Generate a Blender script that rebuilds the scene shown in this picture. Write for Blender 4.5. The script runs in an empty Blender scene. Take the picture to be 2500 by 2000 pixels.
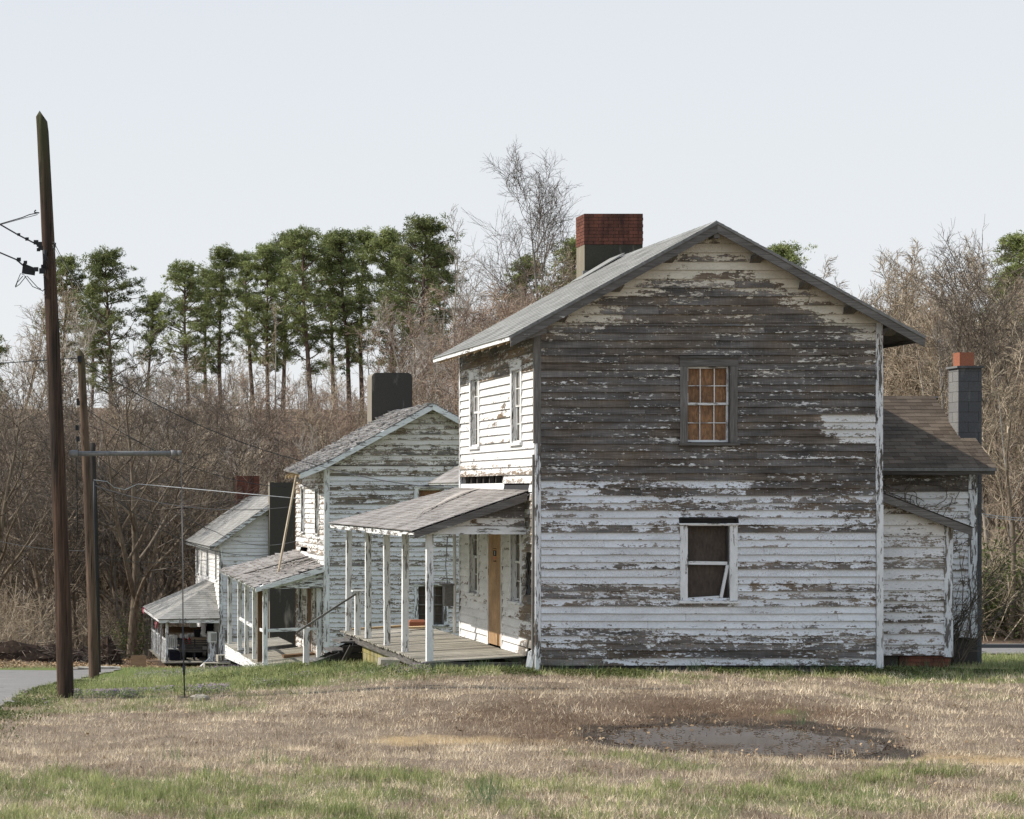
import bpy, math, random
import numpy as np
from mathutils import Vector

R = random.Random(7)
NR = np.random.default_rng(11)
COL = bpy.context.scene.collection
F_PX, VPX, VPY, EYE = 5168.0, -45.0, 1205.0, 3.2

def W(px, py, Y):
    """a point of the place seen at photo pixel (px,py) and standing Y metres away"""
    return Vector(((px - VPX) * Y / F_PX, Y, EYE + (VPY - py) * Y / F_PX))

# ------------------------------------------------------------------ materials
class NB:
    def __init__(s, name):
        s.m = bpy.data.materials.new(name); s.m.use_nodes = True
        s.t = s.m.node_tree; s.t.nodes.clear()
        s.out = s.t.nodes.new('ShaderNodeOutputMaterial')
        s.b = s.t.nodes.new('ShaderNodeBsdfPrincipled')
        s.t.links.new(s.b.outputs[0], s.out.inputs[0])
    def put(s, inp, v):
        if isinstance(v, bpy.types.NodeSocket): s.t.links.new(v, inp)
        elif isinstance(v, (tuple, list)):
            inp.default_value = tuple(v) + ((1.0,) if len(v) == 3 and inp.type == 'RGBA' else ())
        else: inp.default_value = v
    def attr(s, name, out='Fac'):
        n = s.t.nodes.new('ShaderNodeAttribute'); n.attribute_name = name
        return n.outputs[out]
    def m_(s, op, a, b=0.0, c=None, clamp=False):
        n = s.t.nodes.new('ShaderNodeMath'); n.operation = op; n.use_clamp = clamp
        s.put(n.inputs[0], a); s.put(n.inputs[1], b)
        if c is not None: s.put(n.inputs[2], c)
        return n.outputs[0]
    def vm(s, op, a, b):
        n = s.t.nodes.new('ShaderNodeVectorMath'); n.operation = op
        s.put(n.inputs[0], a); s.put(n.inputs[1], b); return n.outputs[0]
    def sep(s, v):
        n = s.t.nodes.new('ShaderNodeSeparateXYZ'); s.put(n.inputs[0], v); return n.outputs
    def comb(s, x, y, z):
        n = s.t.nodes.new('ShaderNodeCombineXYZ')
        for i, v in enumerate((x, y, z)): s.put(n.inputs[i], v)
        return n.outputs[0]
    def noise(s, vec, scale=1.0, detail=3.0, rough=.55, dist=0.0, out=0):
        n = s.t.nodes.new('ShaderNodeTexNoise')
        s.put(n.inputs['Vector'], vec); s.put(n.inputs['Scale'], scale)
        s.put(n.inputs['Detail'], detail); s.put(n.inputs['Roughness'], rough)
        s.put(n.inputs['Distortion'], dist); return n.outputs[out]
    def vor(s, vec, scale=1.0, feat='F1', out=0):
        n = s.t.nodes.new('ShaderNodeTexVoronoi'); n.feature = feat
        s.put(n.inputs['Vector'], vec); s.put(n.inputs['Scale'], scale); return n.outputs[out]
    def rng(s, v, a, b, c=0.0, d=1.0):
        n = s.t.nodes.new('ShaderNodeMapRange'); s.put(n.inputs[0], v)
        for i, q in enumerate((a, b, c, d)): s.put(n.inputs[1 + i], q)
        return n.outputs[0]
    def mix(s, f, a, b, mode='MIX'):
        n = s.t.nodes.new('ShaderNodeMix'); n.data_type = 'RGBA'; n.blend_type = mode
        s.put(n.inputs[0], f); s.put(n.inputs[6], a); s.put(n.inputs[7], b); return n.outputs[2]
    def geo(s, out='Position'):
        n = s.t.nodes.new('ShaderNodeNewGeometry'); return n.outputs[out]
    def obj(s):
        n = s.t.nodes.new('ShaderNodeTexCoord'); return n.outputs['Object']
    def bump(s, h, strength=.4, dist=.01):
        n = s.t.nodes.new('ShaderNodeBump'); s.put(n.inputs['Height'], h)
        n.inputs['Strength'].default_value = strength; n.inputs['Distance'].default_value = dist
        s.t.links.new(n.outputs[0], s.b.inputs['Normal'])
    def fin(s, col, rough=.8, spec=.3, metal=0.0):
        s.put(s.b.inputs['Base Color'], col); s.put(s.b.inputs['Roughness'], rough)
        s.put(s.b.inputs['Specular IOR Level'], spec); s.put(s.b.inputs['Metallic'], metal)
        return s.m

def val(s, v):   # grey value to vector helper
    return s.comb(v, v, v)

def mat_siding(name, white=(.74, .75, .76), cream=(.70, .635, .52), lo=.33, hi=.675,
               grey=(.110, .099, .090), brown=(.118, .090, .066), sx=2.7):
    s = NB(name)
    gc = s.attr('gc', 'Vector'); x, y, z = s.sep(gc)
    peel = s.attr('peel'); seed = s.attr('seed'); tint = s.attr('tint')
    A = s.noise(s.vm('MULTIPLY', gc, (sx, 14.5, 1.0)), 1.0, 9.0, .70, .3)
    sn = s.m_('SNAP', x, .028)
    B = s.noise(s.comb(s.m_('MULTIPLY', sn, 6.0), s.m_('MULTIPLY', y, 7.0), z), 1.0, 3.0, .6)
    C = s.noise(s.comb(s.m_('MULTIPLY', x, 22.0), s.m_('MULTIPLY', y, 40.0), z), 1.0, 4.0, .65)
    n = s.m_('ADD', s.m_('MULTIPLY', A, .52), s.m_('ADD', s.m_('MULTIPLY', B, .25), s.m_('MULTIPLY', C, .23)))
    thr = s.rng(peel, 0.0, 1.0, lo, hi)
    paint = s.m_('MULTIPLY', s.m_('SUBTRACT', n, thr), 110.0, clamp=True)
    dp = s.m_('SUBTRACT', thr, n)
    D = s.noise(s.comb(s.m_('MULTIPLY', s.m_('SNAP', x, .018), 9.0), s.m_('MULTIPLY', y, 30.0), z), 1.0, 5.0, .7, .1); E = s.noise(s.vm('MULTIPLY', gc, (.8, 9.0, 1.0)), 1.0, 2.0, .5)
    paint2 = s.m_('MULTIPLY', s.m_('SUBTRACT', s.m_('ADD', D, s.m_('MULTIPLY', E, .55)), .90), 80.0, clamp=True)
    paint = s.m_('MAXIMUM', paint, paint2)
    greyf = s.rng(dp, .005, .07)
    patch = s.noise(s.vm('MULTIPLY', gc, (.55, 1.6, .8)), 1.0, 3.0)
    greyf = s.m_('MULTIPLY', greyf, s.rng(patch, .36, .52), clamp=True)
    greyf = s.m_('MAXIMUM', greyf, s.m_('MULTIPLY', s.rng(peel, .6, .9, 0.0, .85), s.rng(patch, .40, .60, .35, 1.0)))
    grain = s.noise(s.vm('MULTIPLY', gc, (2.2, 130.0, 1.0)), 1.0, 5.0, .6)
    streak = s.noise(s.vm('MULTIPLY', gc, (1.1, 5.0, 1.0)), 1.0, 4.0, .6)
    vert = s.noise(s.vm('MULTIPLY', gc, (60.0, 2.0, 1.0)), 1.0, 2.0, .5)
    wood = s.mix(greyf, brown, grey)
    wood = s.mix(s.rng(peel, .25, .75, 1.0, 0.0), wood, s.mix(greyf, (.18, .135, .095), (.245, .24, .235)))
    wood = s.mix(s.rng(seed, .6, 1.0, 0.0, .15), wood, (.13, .12, .105))
    k = s.m_('MULTIPLY', s.rng(grain, .3, .7, .55, 1.5), s.m_('MULTIPLY', s.rng(streak, .3, .7, .5, 1.6), s.rng(vert, .3, .7, .85, 1.18)))
    k = s.m_('MULTIPLY', k, s.rng(seed, 0.0, 1.0, .92, 1.09))
    wood = s.mix(1.0, wood, val(s, k), 'MULTIPLY')
    pc = s.mix(tint, white, cream)
    dirt = s.noise(s.vm('MULTIPLY', gc, (1.4, 4.0, 1.0)), 1.0, 5.0, .6)
    pc = s.mix(1.0, pc, val(s, s.m_('MULTIPLY', s.rng(dirt, .3, .7, .80, 1.06), s.rng(C, .3, .6, .86, 1.03))), 'MULTIPLY')
    crack = s.vor(s.vm('MULTIPLY', gc, (38.0, 22.0, 1.0)), 1.0, 'DISTANCE_TO_EDGE')
    ck = s.m_('MULTIPLY', s.rng(crack, 0.0, .07, 1.0, 0.0), s.rng(patch, .42, .6, 0.0, .55), clamp=True)
    pc = s.mix(ck, pc, (.22, .18, .13))
    col = s.mix(paint, wood, pc)
    # green algae low on the boards (a 'stain' with its own shape)
    s.bump(s.m_('ADD', s.m_('MULTIPLY', paint, .6), s.m_('MULTIPLY', grain, .5)), .5, .004)
    return s.fin(col, s.rng(paint, 0, 1, .9, .6), .25)

def mat_wood(name, base, alt, gs=(3.0, 60.0, 1.0), contrast=.5, rough=.85, paint=None, amount=.5):
    """planks: grain along gc.x; optional peeling paint"""
    s = NB(name)
    gc = s.attr('gc', 'Vector'); seed = s.attr('seed')
    g = s.noise(s.vm('MULTIPLY', gc, gs), 1.0, 5.0, .6)
    st = s.noise(s.vm('MULTIPLY', gc, (1.3, 7.0, 1.0)), 1.0, 4.0, .6)
    col = s.mix(s.rng(st, .35, .65), base, alt)
    k = s.m_('MULTIPLY', s.rng(g, .3, .7, 1 - contrast, 1 + contrast), s.rng(seed, 0, 1, .75, 1.2))
    col = s.mix(1.0, col, val(s, k), 'MULTIPLY')
    h = g
    if paint:
        A = s.noise(s.vm('MULTIPLY', gc, (2.6, 16.0, 1.0)), 1.0, 8.0, .68, .3)
        pm = s.m_('MULTIPLY', s.m_('SUBTRACT', A, .30 + .38 * amount), 90.0, clamp=True)
        dirt = s.noise(s.vm('MULTIPLY', gc, (3.0, 8.0, 1.0)), 1.0, 4.0, .6)
        pcol = s.mix(1.0, paint, val(s, s.rng(dirt, .3, .7, .8, 1.05)), 'MULTIPLY')
        col = s.mix(pm, col, pcol)
        h = s.m_('ADD', s.m_('MULTIPLY', g, .5), s.m_('MULTIPLY', pm, .5))
    s.bump(h, .5, .004)
    return s.fin(col, rough, .25)

def mat_simple(name, col, rough=.7, spec=.3, metal=0.0, var=.15, scale=12.0, bump=.0):
    s = NB(name)
    n = s.noise(s.obj(), scale, 5.0, .6)
    seed = s.attr('seed')
    k = s.m_('MULTIPLY', s.rng(n, .3, .7, 1 - var, 1 + var), s.rng(seed, 0, 1, 1 - var * .6, 1 + var * .6))
    c = s.mix(1.0, col, val(s, k), 'MULTIPLY')
    if bump: s.bump(n, bump, .01)
    return s.fin(c, rough, spec, metal)

def mat_shingle(name, base, alt, moss=(.10, .09, .06), mo=.35):
    s = NB(name)
    seed = s.attr('seed'); p = s.geo()
    n = s.noise(p, 1.1, 5.0, .6); g = s.noise(p, 90.0, 2.0, .6); n2 = s.noise(s.vm('MULTIPLY', p, (.6, 2.4, .6)), 1.0, 5.0, .65)
    col = s.mix(seed, base, alt)
    col = s.mix(s.rng(n2, .48, .7, 0, mo), col, moss)
    k = s.m_('MULTIPLY', s.rng(n, .3, .7, .78, 1.18), s.rng(g, .3, .7, .7, 1.3))
    col = s.mix(1.0, col, val(s, k), 'MULTIPLY')
    s.bump(g, .5, .004)
    return s.fin(col, .92, .2)

def mat_masonry(name, base, alt, stain=(.03, .03, .028), st=(.5, .7), amt=.8, scale=2.0, fine=60.0, zs=.35, side=False):
    s = NB(name)
    p = s.geo(); seed = s.attr('seed')
    a = s.noise(s.vm('MULTIPLY', p, (1.6, 1.6, zs)), scale, 6.0, .65)
    b = s.noise(p, fine, 4.0, .6)
    col = s.mix(seed, base, alt)
    f = s.rng(a, st[0], st[1], 0, amt)
    if side:      # shade put into the stain: faces away from the sun darker, over real streaks
        ny = s.sep(s.geo('Normal'))[1]; f = s.m_('MULTIPLY', f, s.rng(ny, -.6, -.2, 1.0, .45))
    col = s.mix(f, col, stain)
    col = s.mix(1.0, col, val(s, s.rng(b, .3, .7, .75, 1.25)), 'MULTIPLY')
    s.bump(b, .6, .006)
    return s.fin(col, .92, .2)

def mat_leafy(name, c1, c2, rough=.6, trans=.0):
    s = NB(name)
    seed = s.attr('seed')
    n = s.t.nodes.new('ShaderNodeObjectInfo')
    rnd = n.outputs['Random']
    col = s.mix(seed, c1, c2)
    col = s.mix(1.0, col, val(s, s.rng(rnd, 0, 1, .8, 1.2)), 'MULTIPLY')
    s.fin(col, rough, .2)
    if trans:
        tr = s.t.nodes.new('ShaderNodeBsdfTranslucent'); s.put(tr.inputs[0], col)
        mx = s.t.nodes.new('ShaderNodeMixShader'); mx.inputs[0].default_value = trans
        s.t.links.new(s.b.outputs[0], mx.inputs[1]); s.t.links.new(tr.outputs[0], mx.inputs[2])
        s.t.links.new(mx.outputs[0], s.out.inputs[0])
    return s.m

def mat_bark(name, c1, c2, rough=.9):
    s = NB(name)
    p = s.obj()
    a = s.noise(s.vm('MULTIPLY', p, (9.0, 9.0, 1.6)), 1.0, 5.0, .65)
    n = s.t.nodes.new('ShaderNodeObjectInfo')
    col = s.mix(s.rng(a, .35, .65), c1, c2)
    col = s.mix(1.0, col, val(s, s.rng(n.outputs['Random'], 0, 1, .75, 1.25)), 'MULTIPLY')
    s.bump(a, .6, .03)
    return s.fin(col, rough, .15)

def mat_osb(name, base=(.36, .20, .09), alt=(.24, .13, .06)):
    s = NB(name)
    gc = s.attr('gc', 'Vector')
    v = s.vor(s.vm('MULTIPLY', gc, (14.0, 34.0, 1.0)), 1.0, 'F1', 1)
    sx = s.sep(v)[0]
    n = s.noise(s.vm('MULTIPLY', gc, (2.0, 3.0, 1.0)), 1.0, 5.0, .6)
    col = s.mix(sx, base, alt)
    col = s.mix(1.0, col, val(s, s.rng(n, .3, .7, .7, 1.25)), 'MULTIPLY')
    s.b.inputs['Coat Weight'].default_value = .12 if 'panel' in name else 0; s.b.inputs['Coat Roughness'].default_value = .04
    return s.fin(col, .75, .3)

M = {}
M['siding'] = mat_siding('peeling_clapboard_paint')
M['siding_b'] = mat_siding('peeling_clapboard_paint_second', white=(.75, .745, .745), cream=(.72, .655, .545), lo=.33, hi=.68, grey=(.135, .122, .105), brown=(.13, .095, .062), sx=1.5)
M['siding_f'] = mat_siding('clapboard_paint_sunlit_copy', white=(.80, .79, .765), cream=(.5, .5, .5), lo=.27, hi=.69, grey=(.17, .155, .135), brown=(.20, .14, .085), sx=2.4)  # sunlit-wall copy of the clapboard paint, light put into its paler, warmer colours
M['trim_white'] = mat_wood('trim_white', (.17, .16, .15), (.26, .24, .21), paint=(.76, .76, .75), amount=.33)
M['trim_peel'] = mat_wood('trim_peel', (.12, .11, .10), (.17, .145, .12), paint=(.72, .73, .73), amount=.46)
M['trim_grey'] = mat_wood('trim_grey', (.15, .14, .128), (.105, .095, .085), paint=(.62, .61, .58), amount=.95)
M['dark_wood'] = mat_wood('dark_wood', (.05, .045, .042), (.09, .08, .07))
M['deck'] = mat_wood('deck_boards', (.34, .31, .26), (.26, .24, .19), contrast=.35, paint=(.46, .44, .38), amount=.75)
M['pale_wood'] = mat_wood('pale_wood', (.30, .24, .17), (.44, .38, .30))
M['raw_wood'] = mat_wood('raw_wood', (.42, .28, .14), (.55, .42, .26))
M['brown_wood'] = mat_wood('brown_wood', (.13, .075, .04), (.18, .11, .06))
M['black_wood'] = mat_wood('black_wood', (.02, .019, .018), (.04, .035, .03))
M['osb'] = mat_osb('osb_panel', (.29, .150, .068), (.15, .078, .038))
M['osb_door'] = mat_osb('osb_door', (.42, .27, .145), (.31, .185, .095))
M['ply_dark'] = mat_osb('ply_dark', (.05, .037, .029), (.075, .056, .043))
M['inside'] = mat_simple('inside_dark', (.012, .011, .010), .95, .1)  # near-black stands for unlit interior and underfloor, shade put into the colour
M['shingle'] = mat_shingle('shingle_grey', (.205, .202, .188), (.275, .272, .255), (.13, .128, .118))
M['shingle_b'] = mat_shingle('shingle_ragged', (.17, .165, .16), (.30, .28, .26), (.09, .08, .07), .5)
M['shingle_p'] = mat_shingle('shingle_porch', (.205, .188, .175), (.30, .28, .262), (.14, .11, .09), .4)
M['shingle_w'] = mat_shingle('shingle_wing', (.078, .058, .042), (.14, .108, .080), (.03, .028, .022), .7)
M['shingle_3'] = mat_shingle('shingle_far', (.23, .22, .20), (.29, .28, .26), (.12, .115, .10), .4)
M['brick'] = mat_masonry('red_brick', (.185, .072, .047), (.12, .048, .034), (.03, .02, .018), (.44, .66), .85)
M['mortar'] = mat_masonry('mortar', (.05, .036, .03), (.07, .05, .04))
M['parge'] = mat_masonry('parged_cement', (.30, .26, .19), (.34, .30, .23), (.022, .024, .018), (.14, .44), .92, side=True)
M['parge_dark'] = mat_masonry('dark_cement', (.36, .32, .26), (.40, .36, .30), (.028, .026, .024), (.16, .42), .92, 1.2, side=True)
M['block'] = mat_masonry('concrete_block', (.30, .29, .27), (.24, .235, .23), (.05, .052, .057), (.1, .4), .84, side=True)
M['block_tan'] = mat_masonry('concrete_block_tan', (.30, .27, .22), (.36, .33, .28), (.05, .045, .04), (.5, .7), .8)
M['found_yellow'] = mat_masonry('yellow_masonry', (.36, .30, .10), (.33, .30, .17), (.10, .09, .06), (.42, .65), .8)
M['terra'] = mat_masonry('terracotta', (.30, .12, .07), (.28, .11, .065), (.20, .085, .055), (.6, .8), .5)
M['glass'] = NB('window_glass').fin((.19, .165, .13), .12, .6)
M['glass_dark'] = NB('window_glass_dark').fin((.03, .028, .025), .08, .7)
M['metal'] = mat_simple('galvanised', (.17, .165, .155), .6, .4, .1, .3, 18)
M['black'] = mat_simple('black_rubber', (.018, .018, .02), .6, .3)
M['wire'] = mat_simple('wire_black', (.03, .03, .032), .6, .3)
M['wire_grey'] = mat_simple('wire_grey', (.32, .33, .34), .5, .4)
M['plastic_white'] = mat_simple('plastic_white', (.72, .72, .7), .5, .4)
M['paper'] = mat_simple('paper_tan', (.42, .25, .12), .9, .1)
M['ink'] = mat_simple('ink_navy', (.02, .02, .03), .8, .1)
M['red'] = mat_simple('red_plastic', (.45, .05, .04), .5, .4)
M['pink'] = mat_simple('pink_cloth', (.6, .22, .25), .9, .1)
M['cloth_dark'] = mat_simple('dark_cloth', (.02, .02, .028), .95, .1)
M['card'] = mat_simple('cardboard', (.38, .30, .22), .9, .1)
M['tar'] = mat_simple('tar_paper', (.04, .04, .042), .9, .2, bump=.5)
M['felt'] = mat_simple('torn_roll_roofing', (.36, .33, .30), .9, .2, bump=.6)

def mat_pole(name, c1, c2, c3):
    s = NB(name)
    p = s.obj()
    a = s.noise(s.vm('MULTIPLY', p, (22.0, 22.0, .9)), 1.0, 5.0, .7)
    b = s.noise(s.vm('MULTIPLY', p, (3.0, 3.0, .35)), 1.0, 4.0, .6)
    col = s.mix(s.rng(a, .35, .65), c1, c2)
    col = s.mix(s.rng(b, .45, .65), col, c3)
    cr = s.noise(s.vm('MULTIPLY', p, (38.0, 38.0, .7)), 1.0, 3.0, .6)
    col = s.mix(s.rng(cr, .60, .66), col, (.012, .009, .007))
    z = s.sep(p)[2]
    top = s.m_('MULTIPLY', s.rng(z, 8.0, 10.5), s.rng(b, .45, .6), clamp=True)
    col = s.mix(s.m_('MULTIPLY', top, .8), col, (.07, .075, .03))
    s.bump(s.m_('SUBTRACT', a, s.m_('MULTIPLY', s.rng(cr, .56, .66), 1.0)), .9, .02)
    return s.fin(col, .9, .2)
M['pole'] = mat_pole('pole_wood', (.034, .021, .015), (.105, .064, .042), (.032, .024, .019))
M['pole2'] = mat_pole('pole_wood_second', (.085, .056, .038), (.165, .112, .078), (.075, .052, .037))
M['pole3'] = mat_pole('pole_creosote', (.03, .026, .024), (.05, .043, .038), (.04, .034, .03))
M['bark'] = mat_bark('bark_brown', (.11, .084, .06), (.24, .195, .145))
M['bark_grey'] = mat_bark('bark_grey', (.17, .155, .135), (.33, .305, .265))
M['bark_pale'] = mat_bark('bark_pale', (.30, .26, .21), (.46, .42, .36))
M['bark_pine'] = mat_bark('bark_pine', (.095, .062, .048), (.15, .105, .085))
M['twig'] = mat_leafy('twig_tan', (.155, .120, .082), (.62, .51, .375), .8)
M['twig_red'] = mat_leafy('twig_russet', (.17, .120, .088), (.54, .42, .32), .8)
M['twig_dark'] = mat_leafy('twig_dark', (.06, .048, .038), (.22, .18, .14), .8)
M['twig_pale'] = mat_leafy('twig_pale', (.22, .19, .155), (.60, .54, .47), .8)
M['needles'] = mat_leafy('pine_needles', (.075, .10, .035), (.31, .34, .125), .6, .25)
M['green_leaf'] = mat_leafy('green_leaf', (.06, .085, .025), (.16, .17, .06), .6, .3)
M['blade'] = mat_leafy('grass_green', (.14, .18, .055), (.54, .54, .25), .6, .35)
M['dead'] = mat_leafy('grass_dead', (.17, .118, .075), (1.0, .84, .61), .8, .15)
M['deadbrown'] = mat_leafy('grass_dead_brown', (.13, .08, .045), (.50, .36, .24), .8, .15)
M['onion'] = mat_leafy('wild_onion', (.09, .15, .07), (.16, .22, .10), .6, .3)
M['leaf'] = mat_leafy('dry_leaf', (.20, .12, .06), (.50, .36, .22), .8, .1)
M['purple'] = mat_leafy('purple_petal', (.42, .25, .48), (.64, .48, .68), .7, .2)
M['henbit'] = mat_leafy('henbit_leaf', (.10, .14, .05), (.26, .28, .13), .7, .2)

# ------------------------------------------------------------------ mesh building
class MB:
    def __init__(s):
        s.v = []; s.f = []; s.gc = []; s.seed = []; s.peel = []; s.tint = []; s.sm = []
    def add(s, pts, faces, gcs=None, seed=None, peel=0.0, tint=0.0, smooth=False):
        b = len(s.v); sd = R.random() if seed is None else seed
        for i, p in enumerate(pts):
            s.v.append(tuple(p))
            g = gcs[i] if gcs else (p[0] + p[1], p[2], 0)
            s.gc.append((g[0] + sd * 31.7, g[1], g[2] + sd * 7.3))
            s.seed.append(sd)
            s.peel.append(peel[i] if isinstance(peel, (list, tuple)) else peel)
            s.tint.append(tint[i] if isinstance(tint, (list, tuple)) else tint)
        for f in faces:
            s.f.append(tuple(b + i for i in f)); s.sm.append(smooth)
    def hexa(s, P, seed=None, along=None, peel=0.0, tint=0.0):
        """8 points: 0-3 one end (loop), 4-7 the other end"""
        P = [Vector(p) for p in P]
        ax = [P[4] - P[0], P[1] - P[0], P[3] - P[0]]
        L = [a.length for a in ax]
        k = L.index(max(L)) if along is None else along
        d = ax[k].normalized() if L[k] > 0 else Vector((0, 0, 1))
        o = [a.normalized() for i, a in enumerate(ax) if i != k and L[i] > 0]
        g = [((p - P[0]).dot(d), sum((p - P[0]).dot(q) for q in o), 0) for p in P]
        s.add(P, [(3, 2, 1, 0), (4, 5, 6, 7), (0, 1, 5, 4), (1, 2, 6, 5), (2, 3, 7, 6), (3, 0, 4, 7)], g, seed, peel, tint)
    def box(s, x0, x1, y0, y1, z0, z1, seed=None, peel=0.0, tint=0.0):
        s.hexa([(x0, y0, z0), (x1, y0, z0), (x1, y1, z0), (x0, y1, z0),
                (x0, y0, z1), (x1, y0, z1), (x1, y1, z1), (x0, y1, z1)], seed, None, peel, tint)
    def fbox(s, F, u0, u1, n0, n1, z0, z1, seed=None):
        s.hexa([F(u0, n0, z0), F(u1, n0, z0), F(u1, n1, z0), F(u0, n1, z0),
                F(u0, n0, z1), F(u1, n0, z1), F(u1, n1, z1), F(u0, n1, z1)], seed)
    def beam(s, a, b, w, h, up=(0, 0, 1), seed=None):
        a = Vector(a); b = Vector(b); d = (b - a).normalized(); up = Vector(up)
        if abs(d.dot(up)) > .99: up = Vector((0, 1, 0))
        r = d.cross(up).normalized(); u = r.cross(d).normalized()
        q = [-r * w / 2 - u * h / 2, r * w / 2 - u * h / 2, r * w / 2 + u * h / 2, -r * w / 2 + u * h / 2]
        s.hexa([a + k for k in q] + [b + k for k in q], seed)
    def tube(s, pts, radii, sides=8, seed=None, cap=True):
        pts = [Vector(p) for p in pts]; n = len(pts)
        if not isinstance(radii, (list, tuple)): radii = [radii] * n
        V = []; G = []; acc = 0
        ref = None
        for i, p in enumerate(pts):
            d = (pts[min(i + 1, n - 1)] - pts[max(i - 1, 0)]).normalized()
            if ref is None:
                ref = Vector((0, 0, 1)) if abs(d.z) < .9 else Vector((1, 0, 0))
            r = d.cross(ref).normalized(); u = r.cross(d).normalized(); ref = u
            if i: acc += (p - pts[i - 1]).length
            for k in range(sides):
                t = 2 * math.pi * k / sides
                V.append(p + r * math.cos(t) * radii[i] + u * math.sin(t) * radii[i])
                G.append((acc, k * .06, 0))
        Fc = [(i * sides + k, i * sides + (k + 1) % sides, (i + 1) * sides + (k + 1) % sides, (i + 1) * sides + k)
              for i in range(n - 1) for k in range(sides)]
        if cap:
            Fc.append(tuple(range(sides))[::-1]); Fc.append(tuple((n - 1) * sides + k for k in range(sides)))
        s.add(V, Fc, G, seed, smooth=True)
    def build(s, name, mat, parent=None, label=None):
        me = bpy.data.meshes.new(name)
        o = bpy.data.objects.new(name, me)
        off = Vector((0, 0, 0))
        if parent:
            q = parent
            while q: off += q.location; q = q.parent
        me.from_pydata([(a[0] - off.x, a[1] - off.y, a[2] - off.z) for a in s.v], [], s.f)
        for nm, data, ty in (('gc', s.gc, 'FLOAT_VECTOR'), ('seed', s.seed, 'FLOAT'), ('peel', s.peel, 'FLOAT'), ('tint', s.tint, 'FLOAT')):
            a = me.attributes.new(nm, ty, 'POINT')
            a.data.foreach_set('vector' if ty == 'FLOAT_VECTOR' else 'value', np.array(data, dtype=np.float32).ravel())
        me.polygons.foreach_set('use_smooth', s.sm)
        me.materials.append(M[mat] if isinstance(mat, str) else mat)
        COL.objects.link(o)
        if parent: o.parent = parent
        if label: o['label'] = label
        return o

def thing(name, loc, label, cat, group=None):
    o = bpy.data.objects.new(name, None); COL.objects.link(o)
    o.location = loc; o.empty_display_size = .3
    o['label'] = label; o['category'] = cat
    if group: o['group'] = group
    return o
def tag(o, label=None, cat=None, group=None, kind=None):
    if label: o['label'] = label
    if cat: o['category'] = cat
    if group: o['group'] = group
    if kind: o['kind'] = kind
    return o
def place(o, loc):
    """give a single-mesh thing its origin at loc"""
    loc = Vector(loc); me = o.data
    n = len(me.vertices); a = np.empty(n * 3, dtype=np.float32)
    me.vertices.foreach_get('co', a); a = a.reshape(-1, 3) - np.array(loc, dtype=np.float32)
    me.vertices.foreach_set('co', a.ravel()); me.update(); o.location = loc
    return o

def np_mesh(name, verts, faces, mat, seeds=None, smooth=False, parent=None):
    """faces: (N,k) array"""
    me = bpy.data.meshes.new(name); n, k = faces.shape
    me.vertices.add(len(verts)); me.vertices.foreach_set('co', verts.astype(np.float32).ravel())
    me.loops.add(n * k); me.loops.foreach_set('vertex_index', faces.astype(np.int32).ravel())
    me.polygons.add(n); me.polygons.foreach_set('loop_start', np.arange(0, n * k, k, dtype=np.int32))
    me.polygons.foreach_set('loop_total', np.full(n, k, dtype=np.int32))
    if smooth: me.polygons.foreach_set('use_smooth', np.ones(n, dtype=bool))
    if seeds is not None:
        a = me.attributes.new('seed', 'FLOAT', 'POINT'); a.data.foreach_set('value', seeds.astype(np.float32))
    me.update(calc_edges=True); me.validate()
    me.materials.append(M[mat] if isinstance(mat, str) else mat)
    if parent is False: return me
    o = bpy.data.objects.new(name, me); COL.objects.link(o)
    if parent: o.parent = parent
    return o

# ------------------------------------------------------------------ terrain
def hsh(ix, iy, s):
    h = (ix * 374761393 + iy * 668265263 + s * 1442695041) & 0x7fffffff
    h = ((h ^ (h >> 13)) * 1274126177) & 0x7fffffff
    return ((h ^ (h >> 16)) & 0xffff) / 65535.0
def vnoise(x, y, s=0):
    x = np.asarray(x, dtype=float); y = np.asarray(y, dtype=float)
    ix = np.floor(x).astype(np.int64); iy = np.floor(y).astype(np.int64)
    fx = x - ix; fy = y - iy; fx = fx * fx * (3 - 2 * fx); fy = fy * fy * (3 - 2 * fy)
    a = hsh(ix, iy, s); b = hsh(ix + 1, iy, s); c = hsh(ix, iy + 1, s); d = hsh(ix + 1, iy + 1, s)
    return (a * (1 - fx) + b * fx) * (1 - fy) + (c * (1 - fx) + d * fx) * fy
def fbm(x, y, s=0, o=4):
    r = 0; a = .5; t = 0
    for i in range(o):
        r = r + a * vnoise(x * 2 ** i, y * 2 ** i, s + i * 13); t += a; a *= .5
    return r / t
def sstep(a, b, x):
    t = np.clip((x - a) / (b - a), 0, 1); return t * t * (3 - 2 * t)

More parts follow.
